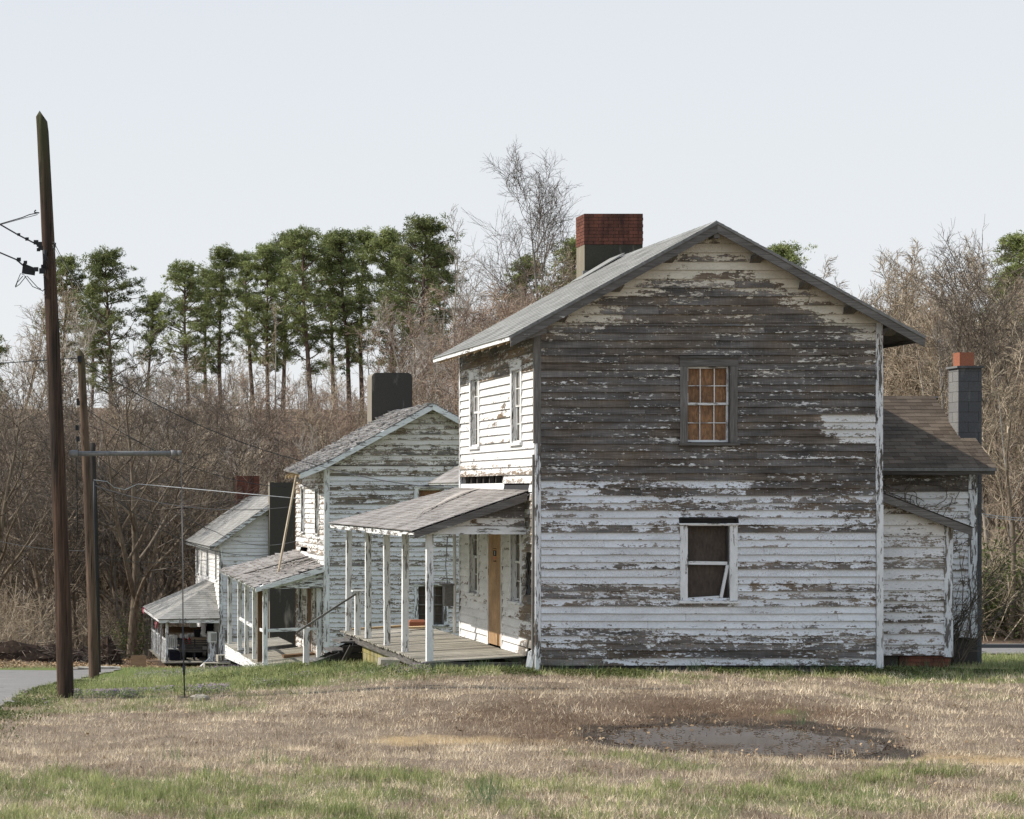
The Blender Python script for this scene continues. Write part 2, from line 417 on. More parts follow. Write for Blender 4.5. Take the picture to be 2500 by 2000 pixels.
LY = [-50, 20, 30, 36, 42, 48, 54, 60, 75, 88, 100, 115, 3000]
LH = [.05, .03, -.08, -.28, -.70, -1.14, -1.61, -2.08, -3.19, -4.07, -4.87, -5.6, -5.6]
RY = [-50, 38, 44, 47.5, 61, 75, 88, 100, 115, 3000]
RH = [0, 0, -.33, -.6, -1.87, -3.0, -3.97, -4.85, -5.6, -5.6]
QY = [-50, 36, 40, 45, 58, 64, 3000]
QH = [-.02, -.10, -.17, -.37, -1.21, -1.5, -1.5]
PX, PY = 10.08, 28.2      # puddle centre
def pud(x, y):
    a = (x - PX) / 1.55; b = (y - PY) / 1.85
    return np.sqrt(a * a + b * b) + (fbm(x * 1.3, y * 1.0, 5) - .5) * 1.0
def berm(x, y):          # signed distance from the low edge that runs across the lawn
    return (y - (27.35 - (x - 6.5) * .52))
def H(x, y):
    x = np.asarray(x, dtype=float); y = np.asarray(y, dtype=float)
    L = np.interp(y, LY, LH); Rr = np.interp(y, RY, RH); Q = np.interp(y, QY, QH)
    h = L + (Rr - L) * sstep(2.2, 8.6, x)
    h = h + (Q - h) * sstep(16.5, 24, x)
    t = x / np.maximum(y, 1) * F_PX
    S = 118 + (67 - 118) * sstep(1500, 2250, t)
    base = np.where(y > S, np.interp(S, LY, LH) + (np.interp(S, QY, QH) - np.interp(S, LY, LH)) * sstep(16.5, 24, x), h)
    k = np.clip((y - S) / (205 - S), 0, 1)
    h = base + (11.0 - base) * k ** 1.15
    h = h + np.clip(y - 205, 0, 400) * .035
    h = h + (fbm(x * .09, y * .09, 3) - .5) * np.where(y > 70, 2.0 * sstep(70, 110, y), 0)
    lawn = 1 - sstep(36, 50, y)
    h = h + ((fbm(x * .55, y * .55, 1) - .5) * .12 + (fbm(x * 1.6, y * 1.6, 2) - .5) * .045) * lawn
    h = h + .11 * lawn * np.exp(-((y - 32.3 - .12 * (x - 8)) / .9) ** 2) * sstep(3.5, 7, x) * (1 - sstep(12, 15, x))
    b = berm(x, y)
    h = h + lawn * (.032 * (1 - sstep(-.15, .35, b)) * sstep(5.6, 7.5, x) - .03 * np.exp(-((b - .9) / .5) ** 2) * sstep(5.6, 7.5, x))
    q = pud(x, y)
    h = h * 1.0 + np.where(q < 1.9, (-.075 - h) * (1 - sstep(.95, 1.9, q)), 0)
    h = h - .05 * (1 - sstep(.55, 1.02, q))
    return h

EDGE = [(-2.5, 20), (-.6, 28), (.32, 33), (.75, 38), (1.25, 43), (1.89, 50), (2.6, 57.5), (3.27, 65), (5.1, 78)]
def roadside(y):     # x of the right edge of the left road
    return np.interp(y, [e[1] for e in EDGE], [e[0] for e in EDGE])
def masks(x, y):
    """green, mud, sand, litter weights 0..1"""
    n1 = fbm(x * .55, y * .55, 21); n2 = fbm(x * 1.7, y * 1.3, 22); n3 = fbm(x * .25, y * .3, 23)
    g = .12 + (n1 - .5) * .9
    g = g + .40 * (1 - sstep(21.8, 25.6, y + (n3 - .5) * 5 - .12 * (x - 5)))
    g = g + (.30 + .2 * (1 - sstep(8.5, 10, x))) * sstep(35.0, 37.6, y) * (1 - sstep(100, 118, y)) + .25 * sstep(37.2, 37.8, y)
    g = g + .36 * (1 - sstep(4.2, 6.2, x + (n1 - .5) * 2)) * sstep(29, 33, y)
    g = g + .25 * sstep(13.5, 16, x) * sstep(29, 32, y)
    g = g - .35 * np.exp(-((x - 7.2) / 3.0) ** 2 - ((y - 31) / 2.6) ** 2)
    g = g + (n2 - .5) * .9
    q = pud(x, y)
    mud = 1 - sstep(1.02, 1.55, q + (n2 - .5) * .5)
    b = berm(x, y)
    sand = np.exp(-((b - 1.0 - (n1 - .5) * .7) / .62) ** 2) * sstep(7.6, 8.3, x) * sstep(.33, .46, fbm(x * 1.3, y * 3.0, 31) + .06 * sstep(9, 11, x))
    sand = np.maximum(sand, (1 - sstep(.35, 1.0, np.sqrt(((x - 6.15) / 1.5) ** 2 + ((y - 27.75) / .65) ** 2) + (n2 - .5))) * .9)
    g = np.clip(g - mud - sand * .8, 0, 1)
    brown = np.clip(sstep(.30, .95, np.exp(-((x - 9.3) / 5.2) ** 2 - ((y - 29.6) / 3.7) ** 2) + (n1 - .5) * .9), 0, 1)
    lit = sstep(82, 90, y) * (1 - sstep(16, 28, x)) + sstep(64.5, 66, y) * sstep(16, 28, x)
    lit = np.maximum(lit, sstep(83, 90, y))
    return g, np.clip(mud, 0, 1), np.clip(sand, 0, 1), brown, np.clip(lit, 0, 1)

def mk_ground():
    ys = np.concatenate([np.arange(-40, 18, 4.0), np.arange(18, 40, .14), np.arange(40, 64, .35), np.arange(64, 120, 1.2), np.arange(120, 260, 4), np.arange(260, 901, 40)])
    xs = np.concatenate([np.arange(-600, -60, 40), np.arange(-60, -6, 3), np.arange(-6, 0, .5), np.arange(0, 19.5, .14), np.arange(19.5, 40, .6), np.arange(40, 160, 4), np.arange(160, 701, 40)])
    X, Y = np.meshgrid(xs, ys)
    Z = H(X, Y)
    near = (Y > 18) & (Y < 40) & (X > 0) & (X < 19.5)
    Z = Z + np.where(near, (vnoise(X * 3.5, Y * 3.5, 9) - .5) * .028, 0)
    v = np.stack([X.ravel(), Y.ravel(), Z.ravel()], 1)
    ny, nx = X.shape
    i = (np.arange(ny - 1)[:, None] * nx + np.arange(nx - 1)[None, :]).ravel()
    f = np.stack([i, i + 1, i + nx + 1, i + nx], 1)
    o = np_mesh('ground', v, f, mat_ground(), smooth=True)
    g, mud, sand, br, lit = masks(v[:, 0], v[:, 1])
    for nm, a in (('green', g), ('mud', mud), ('sand', sand), ('brown', br), ('litter', lit)):
        at = o.data.attributes.new(nm, 'FLOAT', 'POINT'); at.data.foreach_set('value', a.astype(np.float32))
    tag(o, kind='structure')

def mat_ground():
    s = NB('lawn_and_leaf_litter')
    p = s.geo()
    n = s.noise(p, 3.0, 8.0, .7); f = s.noise(p, 45.0, 4.0, .7); f2 = s.noise(p, 130.0, 2.0, .7); lo = s.noise(p, .3, 4.0, .6)
    col = s.mix(s.rng(f, .35, .65), (.13, .092, .062), (.36, .28, .20))
    col = s.mix(s.attr('brown'), col, s.mix(f, (.075, .048, .03), (.21, .14, .09)))
    gm = s.rng(s.m_('ADD', s.attr('green'), s.m_('MULTIPLY', s.m_('SUBTRACT', f, .5), .9)), .35, .8)
    col = s.mix(gm, col, s.mix(n, (.09, .13, .03), (.17, .20, .06)))
    col = s.mix(s.attr('litter'), col, s.mix(s.rng(f, .3, .7), (.09, .06, .042), (.24, .165, .11)))
    col = s.mix(s.attr('sand'), col, s.mix(f, (.36, .24, .11), (.60, .44, .24)))
    col = s.mix(s.rng(s.m_('ADD', s.attr('mud'), s.m_('MULTIPLY', s.m_('SUBTRACT', n, .5), .8)), .3, .7), col, s.mix(s.rng(f, .35, .65), (.03, .022, .015), (.09, .065, .042)))
    k = s.m_('MULTIPLY', s.rng(f2, .3, .7, .7, 1.3), s.rng(n, .3, .7, .8, 1.2))
    col = s.mix(1.0, col, val(s, k), 'MULTIPLY')
    s.bump(s.m_('ADD', f, s.m_('MULTIPLY', f2, .4)), 1.0, .03)
    return s.fin(col, s.rng(s.attr('mud'), 0, 1, .95, .55), .2)

def mat_road():
    s = NB('worn_road')
    p = s.geo(); f = s.noise(p, 60.0, 4.0, .7); n = s.noise(p, 1.2, 6.0, .65)
    cr = s.vor(s.vm('ADD', p, s.vm('MULTIPLY', s.noise(p, 2.0, 3.0, out=1), (.6, .6, .6))), .55, 'DISTANCE_TO_EDGE')
    col = s.mix(s.rng(n, .35, .65), (.175, .162, .147), (.235, .22, .20))
    col = s.mix(s.rng(f, .3, .7, 0, .35), col, (.15, .14, .135))
    col = s.mix(s.rng(cr, 0, .012, .8, 0), col, (.06, .05, .045))
    s.bump(f, .5, .006)
    return s.fin(col, .85, .3)
# ------------------------------------------------------------------ building helpers
def frame(o, U, N):
    o = Vector(o); U = Vector(U); N = Vector(N)
    return lambda u, n, z: o + U * u + N * n + Vector((0, 0, z))

def siding(F, rng, z0, z1, pitch, holes=(), peel=lambda u, z, r: .3, tint=lambda u, z: 0.0, t=.038, seg=(2.4, 5.6), st=.28, wob=.006, key=1, mb=None):
    mb = mb or MB(); i = 0
    while z0 + i * pitch < z1 - .02:
        za = z0 + i * pitch; zb = min(za + pitch, z1 + .001)
        a0, b0 = rng(za); a1, b1 = rng(zb + .008); i += 1
        if b0 - a0 < .06: continue
        iv = [(a0, b0)]
        for (hu0, hu1, hz0, hz1) in holes:
            if min(zb, hz1) - max(za, hz0) > .025:
                nv = []
                for (p, q) in iv:
                    if hu0 > p: nv.append((p, min(q, hu0)))
                    if hu1 < q: nv.append((max(p, hu1), q))
                iv = [w for w in nv if w[1] - w[0] > .03]
        for (p, q) in iv:
            cuts = [p]; c = p + R.uniform(.6, seg[1])
            while c < q - .6: cuts.append(c); c += R.uniform(*seg)
            cuts.append(q)
            for s_, e_ in zip(cuts[:-1], cuts[1:]):
                sd = R.random(); rr = R.random(); off = R.uniform(-.0025, .0025); dn = R.uniform(-.002, .003)
                n = max(1, int((e_ - s_) / st)); V = []; G = []; Pl = []; Tn = []
                for k in range(n + 1):
                    f = k / n; u = s_ + (e_ - s_ - (.004 if e_ < q else 0)) * f
                    ub = u; ut = u
                    if k == 0 and s_ == a0: ut = max(u, a1)
                    if k == n and e_ == b0: ut = min(u, b1)
                    w = (float(vnoise(u * .7, i * 3.1, key)) - .5) * 2 * wob + off
                    zz = za + w
                    V += [F(ub, t + dn, zz), F(ut, .004, zb + .012), F(ub, t + dn - .014, zz)]
                    G += [(ub, zz, 0), (ut, zb, 0), (ub, zz - .02, 0)]
                    pv = peel(u, za + pitch / 2, rr); Pl += [min(1, pv + .10), max(0, pv - .13), 1.0]
                    tv = tint(u, za); Tn += [tv] * 3
                Fc = []
                for k in range(n):
                    a = 3 * k; Fc += [(a, a + 3, a + 4, a + 1), (a + 2, a + 5, a + 3, a), (a + 1, a + 4, a + 5, a + 2)]
                Fc += [(0, 1, 2), (3 * n, 3 * n + 2, 3 * n + 1)]
                mb.add(V, Fc, G, sd, Pl, Tn)
    return mb

def shell(F, polys, parent, name='dark_backing'):
    """near-black sheet a little behind the boards, interior darkness put into its colour"""
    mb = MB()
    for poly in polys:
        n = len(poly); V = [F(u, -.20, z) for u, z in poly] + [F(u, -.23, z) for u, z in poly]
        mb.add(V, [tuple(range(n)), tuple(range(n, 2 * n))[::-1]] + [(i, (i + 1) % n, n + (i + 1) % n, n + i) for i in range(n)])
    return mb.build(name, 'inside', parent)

def window(parent, F, u0, u1, z0, z1, cas='trim_white', pane='glass', panename='pane', cols=2, rows=2, sash='trim_white', cw=.11, head=.13, sashes=(1, 1), mt=.02, proud=.045, deep=-.06):
    mb = MB()
    mb.fbox(F, u0 - cw, u0, .008, proud, z0 - .01, z1 + .0)
    mb.fbox(F, u1, u1 + cw, .008, proud, z0 - .01, z1 + .0)
    mb.fbox(F, u0 - cw - .01, u1 + cw + .01, .008, proud + .004, z1 + .001, z1 + head)
    mb.fbox(F, u0 - cw - .02, u1 + cw + .02, .006, proud + .03, z1 + head + .001, z1 + head + .025)
    for a, b in ((u0 - .02, u0 - .001), (u1 + .001, u1 + .02)): mb.fbox(F, a, b, -.15, .007, z0, z1)
    mb.fbox(F, u0 - .02, u1 + .02, -.15, .007, z1 + .001, z1 + .02)
    w = mb.build('window', cas, parent)
    m2 = MB(); m2.fbox(F, u0 - cw - .03, u1 + cw + .03, -.12, proud + .035, z0 - .06, z0 - .012)
    m2.build('sill', cas, w)
    zm = (z0 + z1) / 2
    for (a, b, nn, on) in ((zm - .01, z1, deep + .02, sashes[0]), (z0, zm + .02, deep, sashes[1])):
        if not on: continue
        s = MB(); e = .035
        s.fbox(F, u0 + .004, u0 + e, nn - .025, nn, a + .002, b - .002); s.fbox(F, u1 - e, u1 - .004, nn - .025, nn, a + .002, b - .002)
        s.fbox(F, u0 + e + .001, u1 - e - .001, nn - .024, nn - .001, b - e, b - .003); s.fbox(F, u0 + e + .001, u1 - e - .001, nn - .024, nn - .001, a + .003, a + e * 1.2)
        for k in range(1, cols):
            u = u0 + (u1 - u0) * k / cols; s.fbox(F, u - mt / 2, u + mt / 2, nn - .02, nn - .003, a + e * 1.2 + .001, b - e - .001)
        for k in range(1, rows):
            z = a + (b - a) * k / rows; s.fbox(F, u0 + e + .002, u1 - e - .002, nn - .022, nn - .005, z - mt / 2, z + mt / 2)
        s.build('sash', sash, w)
    p = MB(); p.fbox(F, u0 + .002, u1 - .002, deep - .05, deep - .035, z0 + .002, z1 - .002)
    p.build(panename, pane, w)
    return w

def shingles(mb, A, B, C, D, rows, tab=.3, lift=.012, jit=.012, miss=0.0, curl=.0):
    """A,B eave (near, far); C,D ridge (far, near)"""
    A, B, C, D = map(Vector, (A, B, C, D))
    N = (B - A).cross(D - A).normalized()
    if N.z < 0: N = -N
    P = lambda s, t: (A * (1 - s) + B * s) * (1 - t) + (D * (1 - s) + C * s) * t
    for r in range(rows):
        t0 = r / rows; t1 = min(1.0, (r + 1.25) / rows)
        Lr = (P(1, t0) - P(0, t0)).length; n = max(2, int(Lr / tab)); o = (r % 2) * .5
        ks = [0] + [(k + o + R.uniform(-.04, .04)) / n for k in range(1 if o == 0 else 0, n) if (k + o) > 0.1] + [1]
        for s0, s1 in zip(ks[:-1], ks[1:]):
            if R.random() < miss: continue
            j = R.uniform(-jit, jit) / max(.3, (P(0, 1) - P(0, 0)).length); tt = t0 + j * .6 if r else t0 - .004
            l = lift + (R.random() ** 3) * curl; e = .003 / max(Lr, .1)
            a = P(s0 + e, tt); b = P(s1 - e, tt); c = P(s1 - e, t1); d = P(s0 + e, t1)
            l2 = l + R.uniform(0, curl * .4)
            mb.add([a + N * l, b + N * l2, c + N * .004, d + N * .004, a + N * .001, b + N * .001],
                   [(0, 1, 2, 3), (4, 5, 1, 0), (0, 3, 4), (1, 5, 2)], None, R.random())

def roofslab(mb, A, B, C, D, t=.05, d0=.0):
    A, B, C, D = map(Vector, (A, B, C, D))
    N = (B - A).cross(D - A).normalized()
    if N.z < 0: N = -N
    mb.hexa([p - N * (d0 + t) for p in (A, B, C, D)] + [p - N * d0 for p in (A, B, C, D)])

def bricks(parent, name, x0, x1, y0, y1, z0, z1, bl=.2, bh=.067, mat='brick', g=.009, rough=.004):
    core = MB(); core.box(x0 + .008, x1 - .008, y0 + .008, y1 - .008, z0, z1 - .006)
    mb = MB(); z = z0; i = 0
    while z < z1 - .02:
        zt = min(z + bh, z1); o = (i % 2) * bl * .5
        for ya, yb in ((y0, y0 + .05), (y1 - .05, y1)):
            x = x0 - o
            while x < x1:
                a, b = max(x, x0), min(x + bl - g, x1)
                j = R.uniform(-rough, rough)
                if b - a > .03: mb.box(a, b, ya + j, yb + j, z, zt - g)
                x += bl
        for xa, xb in ((x0, x0 + .05), (x1 - .05, x1)):
            y = y0 + .052 - (bl * .5 - o)
            while y < y1 - .052:
                a, b = max(y, y0 + .052), min(y + bl - g, y1 - .052)
                j = R.uniform(-rough, rough)
                if b - a > .03: mb.box(xa + j, xb + j, a, b, z, zt - g)
                y += bl
        z += bh; i += 1
    c = mb.build(name, mat, parent)
    core.build('mortar', 'mortar', c)
    return c

def posts_of(parent, name, pts, w=.12, mat='trim_white'):
    for (x, y, z0, z1, lx, ly) in pts:
        mb = MB(); mb.hexa([(x - w / 2, y - w / 2, z0), (x + w / 2, y - w / 2, z0), (x + w / 2, y + w / 2, z0), (x - w / 2, y + w / 2, z0),
                            (x - w / 2 + lx, y - w / 2 + ly, z1), (x + w / 2 + lx, y - w / 2 + ly, z1), (x + w / 2 + lx, y + w / 2 + ly, z1), (x - w / 2 + lx, y + w / 2 + ly, z1)])
        mb.build(name, mat, parent)

def deckboards(parent, x0, x1, y0, y1, zo, zi, bw=.105, mat='deck', skip=lambda x, y: False, dz=.006):
    mb = MB(); y = y0
    while y < y1:
        if not skip(0, y):
            a = R.uniform(-dz, dz); b = R.uniform(-dz, dz); xo = x0 + R.uniform(-.03, .015)
            w = bw - .006 - R.uniform(0, .004)
            mb.hexa([(xo, y, zo + a - .025), (xo, y + w, zo + a - .025), (xo, y + w, zo + a), (xo, y, zo + a),
                     (x1, y, zi + b - .025), (x1, y + w, zi + b - .025), (x1, y + w, zi + b), (x1, y, zi + b)])
        y += bw
    return mb.build('porch_deck', mat, parent)

# ================================================================== HOUSE 1 (the big one)
def house_one():
    XL, XR, YF, YB = 9.963, 16.14, 38.0, 44.0
    RX, RZ, SL = 13.09, 8.04, .5525
    zr = lambda X: RZ - SL * abs(X - RX)
    h = thing('clapboard_house', (13.05, 41, 0), 'large front clapboard house with dark bare boards above and peeling white boards below', 'house', 'weathered two storey mill houses in a row')
    FF = frame((XL, YF, 0), (1, 0, 0), (0, -1, 0)); Wd = XR - XL
    FW = frame((XL, YF, 0), (0, 1, 0), (-1, 0, 0))
    rowr = {}
    def row(z, k=0):
        i = (int(z / .1324), k)
        if i not in rowr: rowr[i] = R.random()
        return rowr[i]
    def peel(u, z, r):
        px = u * 136 + 1310; rr = row(z)
        if z > 6.22:                       # gable: cream boards at the sides, bare in the middle
            w = abs(u - 3.1) / max(.3, (8.0 - z) * 1.75); k = int((z - 6.26) / .158)
            q = (.70, .80, .84, .72, .62, .34, .20, .66, .18, .32, .92)[min(10, max(0, k))]
            return max(.12, q - (.55 if q < .9 else 0) * max(0, w - .45) / .55 + .18 * (r - .5) + .12 * math.sin(u * 3 + k * 2))
            if z > 7.0: b = .22 + .5 * (rr > .6) + .1 * r + (.3 if z > 7.75 else 0)
            elif z > 6.6: b = .50 + .35 * rr - .5 * max(0, w - .5) / .5
            else: b = .90 - .62 * max(0, w - .52) / .48 - .1 * r
            return max(.12, b)
        if z > 3.37:
            b = .86 + .08 * rr + .03 * r
            if z > 5.9: b -= .12 + (.16 if px < 1500 or px > 2060 else 0)
            if z > 5.3 and px > 2070: b -= .22
            if px > 2012 + 24 * math.sin(z * 41) and 4.08 < z < 4.64: b = .34
            if rr > .8: b -= .09
            if z < 3.9: b -= .07 * (1 + r)
            return b
        b = .15 + .20 * r * r + .06 * math.sin(u * 1.3 + z * 9)
        if z > 2.55: b += .16 + .14 * math.sin(u * 2.1 + z * 5) * (1 if z > 2.8 else .5)
        if z > 3.05 and px > 1800: b += .1 + (.25 if z > 3.2 and px > 1850 else 0)
        if rr > .68: b += .24
        if .3 < z < .75: b += .22
        if z < .3: b += .34 * max(0, 1 - u / 2.5) + .15
        return b
    tint = lambda u, z: 1.0 if z > 6.2 else (.75 if z > 3.4 and z > 5.2 else (.4 if z > 3.4 else 0.0))
    op_u = (2.70, 3.46, 4.12, 5.48); op_l = (2.70, 3.46, 1.29, 2.62)
    rng1 = lambda z: (.075, Wd - .10)
    mb = siding(FF, rng1, .12, 6.25, .1324, [op_u, (2.55, 3.62, 2.62, 2.77), op_l], peel, tint, key=1)
    def rng2(z):
        d = (zr(0) * 0 + (RZ - .09 - z)) / SL
        return (max(.02, RX - XL - d), min(Wd - .02, RX - XL + d))
    siding(FF, rng2, 6.26, 7.93, .158, (), peel, tint, key=2, mb=mb)
    wall = mb.build('front_wall', 'siding', h)
    # west facade
    wins = [(1.02, 1.63, 4.15, 5.50), (4.33, 4.97, 4.15, 5.50), (1.02, 1.70, 1.20, 2.62), (4.38, 5.06, 1.20, 2.62)]
    door = (2.44, 3.52, .24, 2.40)
    def peel2(u, z, r):
        b = .22 + .20 * r
        if z > 5.72: b = .78
        elif z > 5.35: b = .52 + .2 * r
        if 3.36 < z < 3.9: b += .15
        if z < 1.6 and u < 1.2: b += .22 + .15 * r
        if u < .7 and 1 < z < 3.2: b += .35
        if 4.7 < z < 4.95 and 2.0 < u < 2.6: b = .6
        return b
    holes = wins + [door, (2.35, 5.93, 3.37, 3.53), (.45, 2.3, 3.20, 3.34), (.30, .66, 1.40, 2.12), (0, .5, .2, .38)]
    siding(FW, lambda z: (.05, 5.94), .245, 6.2, .157, holes, peel2, key=3).build('side_wall', 'siding_f', h)
    studs = MB()
    for k in range(7):
        studs = MB(); studs.fbox(FW, 2.6 + k * .52, 2.64 + k * .52, -.12, -.03, 3.2, 3.7); studs.build('wall_stud', 'trim_grey', h)
    studs = MB(); studs.fbox(FW, .40, .5, -.1, -.03, 1.2, 2.3); studs.build('wall_stud', 'trim_grey', h)
    tp = MB(); tp.fbox(FW, .3, 5.9, .003, .012, 3.22, 3.36); tp.build('roof_flashing', 'tar', h)
    # other walls
    FR = frame((XR, YF, 0), (0, 1, 0), (1, 0, 0)); FB = frame((XL, YB, 0), (1, 0, 0), (0, 1, 0))
    pl = lambda u, z, r: .5 + .2 * r
    siding(FR, lambda z: (.05, 5.95), .12, 6.2, .132, (), pl, st=1.5).build('far_side_wall', 'siding', h)
    m = siding(FB, rng1, .12, 6.25, .132, (), pl, st=1.5)
    siding(FB, rng2, 6.26, 7.9, .158, (), pl, st=1.5, mb=m); m.build('back_wall', 'siding', h)
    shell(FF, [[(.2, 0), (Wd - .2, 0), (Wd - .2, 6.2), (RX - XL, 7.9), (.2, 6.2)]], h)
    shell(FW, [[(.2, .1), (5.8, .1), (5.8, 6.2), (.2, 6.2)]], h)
    # corner boards
    for nm, mt, bx in (('corner_board', 'trim_grey', (XL - .055, XL + .075, YF - .03, YF + .05, 4.1, 6.28)),
                       ('corner_board', 'trim_peel', (XL - .03, XL + .07, YF - .028, YF + .05, .02, 4.098)),
                       ('corner_board', 'trim_peel', (XR - .098, XR + .03, YF - .03, YF + .05, 3.0, 6.26)),
                       ('corner_board', 'trim_white', (XR - .09, XR + .03, YF - .05, YF + .05, .06, 2.998)),
                       ('corner_board', 'trim_peel', (XL - .035, XL + .07, YB - .06, YB + .03, .1, 6.2))):
        b = MB(); b.box(*bx); b.build(nm, mt, h)
    b = MB(); b.hexa([(XL - .075, YF + .02, -.1), (XL - .045, YF + .02, -.1), (XL - .045, YF + .1, -.1), (XL - .075, YF + .1, -.1),
                      (XL - .062, YF - .0, 3.9), (XL - .032, YF - .0, 3.9), (XL - .032, YF + .07, 3.9), (XL - .062, YF + .07, 3.9)])
    b.build('trim_strip', 'trim_grey', h)
    b = MB(); b.hexa([(XL - .22, YF + .02, -.08), (XL - .10, YF, -.08), (XL - .09, YF + .04, -.08), (XL - .2, YF + .07, -.08),
                      (XL - .14, YF + .05, .35), (XL - .02, YF + .02, .42), (XL - .02, YF + .06, .42), (XL - .13, YF + .09, .35)])
    b.build('loose_board', 'trim_white', h)
    # foundation
    b = MB(); b.box(XL + .05, XR - .05, YF + .06, YB - .1, -.7, .14)
    b.build('foundation', 'block', h)
    # roof
    ov = .55; EX = XL - ov; EXR = XR + .64; y0, y1 = YF - .32, YB + .02
    EZ, EZR = zr(EX), zr(EXR)
    rf = MB()
    roofslab(rf, (EX, y0, EZ), (EX, y1, EZ), (RX, y1, RZ), (RX, y0, RZ), .04)
    roofslab(rf, (EXR, y0, EZR), (EXR, y1, EZR), (RX, y1, RZ), (RX, y0, RZ), .04)
    roof = rf.build('roof', 'trim_grey', h)
    sh = MB(); shingles(sh, (EX - .02, y0 - .02, EZ - .01), (EX - .02, y1, EZ - .01), (RX, y1, RZ), (RX, y0 - .02, RZ), 30, .3, .014)
    shingles(sh, (EXR + .02, y0 - .02, EZR - .01), (EXR + .02, y1, EZR - .01), (RX, y1, RZ), (RX, y0 - .02, RZ), 30, .3, .014)
    for k in range(22):
        y = y0 + k * .29; sh.hexa([(RX - .16, y, RZ - .075), (RX - .16, y + .3, RZ - .075), (RX, y + .3, RZ + .022), (RX, y, RZ + .026),
                                   (RX + .16, y, RZ - .075), (RX + .16, y + .3, RZ - .075), (RX, y + .3, RZ + .01), (RX, y, RZ + .012)])
    sh.build('shingles', 'shingle', roof)
    for sgn, ex, ez, nm in ((-1, EX, EZ, 0), (1, EXR, EZR, 1)):
        b = MB(); b.hexa([(ex, y0 - .028, ez - .20), (ex, y0 - .002, ez - .20), (ex, y0 - .002, ez - .03), (ex, y0 - .028, ez - .03),
                          (RX, y0 - .028, RZ - .20), (RX, y0 - .002, RZ - .20), (RX, y0 - .002, RZ - .03), (RX, y0 - .028, RZ - .03)])
        b.build('rake_board', 'trim_grey', roof)
        b = MB(); b.hexa([(ex, y0 - .045, ez - .05), (ex, y0 - .029, ez - .05), (ex, y0 - .029, ez + .0), (ex, y0 - .045, ez + .0),
                          (RX, y0 - .045, RZ - .05), (RX, y0 - .029, RZ - .05), (RX, y0 - .029, RZ + .0), (RX, y0 - .045, RZ + .0)])
        b.build('drip_edge', 'metal', roof)
    b = MB(); b.box(EX - .02, EX + .004, y0, y1, EZ - .085, EZ - .012); b.build('eave_fascia', 'trim_white', roof)
    for k in range(10):
        y = y0 + .35 + k * .62
        b = MB(); b.hexa([(EX + .02, y, EZ - .13), (EX + .02, y + .05, EZ - .13), (EX + .02, y + .05, EZ - .045), (EX + .02, y, EZ - .045),
                          (XL, y, zr(XL) - .16), (XL, y + .05, zr(XL) - .16), (XL, y + .05, zr(XL) - .05), (XL, y, zr(XL) - .05)])
        b.build('rafter_tail', 'raw_wood', roof)
    b = MB(); b.box(EXR - .005, EXR + .02, y0, y1, EZR - .1, EZR - .012); b.build('eave_fascia', 'trim_grey', roof)
    for X in (10.35, 11.35, 12.3, 13.09, 13.88, 14.75, 15.55, 16.25):   # outlookers under the rake
        z = zr(X) - .05; k = -1 if X < RX else 1
        b = MB()
        if X == 13.09: b.box(X - .05, X + .05, y0 + .0, YF - .02, z - .24, z - .08)
        else:
            b.hexa([(X - .10, y0 + .005, z - .12 - .0), (X + .10, y0 + .005, z - .12), (X + .08, y0 + .005, z - .03 - abs(.05)), (X - .08, y0 + .005, z - .08),
                    (X - .10, YF - .0, z - .22), (X + .10, YF - .0, z - .22), (X + .08, YF, z - .09), (X - .08, YF, z - .09)])
        b.build('outlooker', 'trim_grey', roof)
    b = MB()
    b.hexa([(XL - .5, YF - .3, EZ - .15), (XL + .1, YF - .3, EZ + .05), (XL + .1, YF - .3, EZ + .2), (XL - .5, YF - .3, EZ - .05),
            (XL - .5, YF - .27, EZ - .15), (XL + .1, YF - .27, EZ + .05), (XL + .1, YF - .27, EZ + .2), (XL - .5, YF - .27, EZ - .05)])
    b.build('eave_return', 'trim_grey', roof)
    # raised ridge roll and flashing
    b = MB(); b.hexa([(12.2, YB - 1.0, zr(12.2) + .02), (12.2, YB - .2, zr(12.2) + .02), (12.2, YB - .2, zr(12.2) + .035), (12.2, YB - 1.0, zr(12.2) + .035),
                      (13.0, YB - 1.2, zr(13.0) + .05), (13.0, YB - .2, zr(13.0) + .05), (13.0, YB - .2, zr(13.0) + .075), (13.0, YB - 1.2, zr(13.0) + .08)])
    b.build('lifted_shingle_strip', 'shingle', roof)
    # chimney on the far gable
    c = MB(); c.box(12.55, 13.76, 44.06, 44.66, -.6, 5.18 + 3.2)
    ch = c.build('chimney', 'parge', h)
    bricks(ch, 'brick_cap', 12.54, 13.77, 44.05, 44.67, 8.385, 9.03, .205, .071)
    b = MB(); b.box(12.5, 12.9, 43.99, 44.05, 7.66, 7.83); b.box(12.9, 13.3, 43.99, 44.05, 7.88, 7.98); b.build('flashing', 'metal', ch)
    # gable windows
    window(h, FF, *op_u, cas='trim_grey', pane='osb', panename='board_panel', cols=3, rows=2, cw=.135, head=.15, sash='trim_white', mt=.014)
    w = window(h, FF, *op_l, cas='trim_white', pane='ply_dark', panename='board_panel', sashes=(0, 0), cw=.135, head=.02)
    b = MB(); b.fbox(FF, 2.55, 3.62, -.02, .0, 2.645, 2.78); b.fbox(FF, 2.56, 3.61, .012, .04, 2.745, 2.775); b.fbox(FF, 2.66, 3.5, .0, .03, 2.655, 2.675); b.fbox(FF, 2.57, 2.6, .0, .04, 2.655, 2.744); b.fbox(FF, 3.57, 3.6, .0, .04, 2.655, 2.744)
    b.build('window_head', 'black_wood', w)
    b = MB(); b.beam(FF(2.73, -.03, 1.955), FF(3.43, -.03, 1.945), .03, .06); b.beam(FF(3.435, -.02, 1.92), FF(3.31, .0, 1.33), .03, .05)
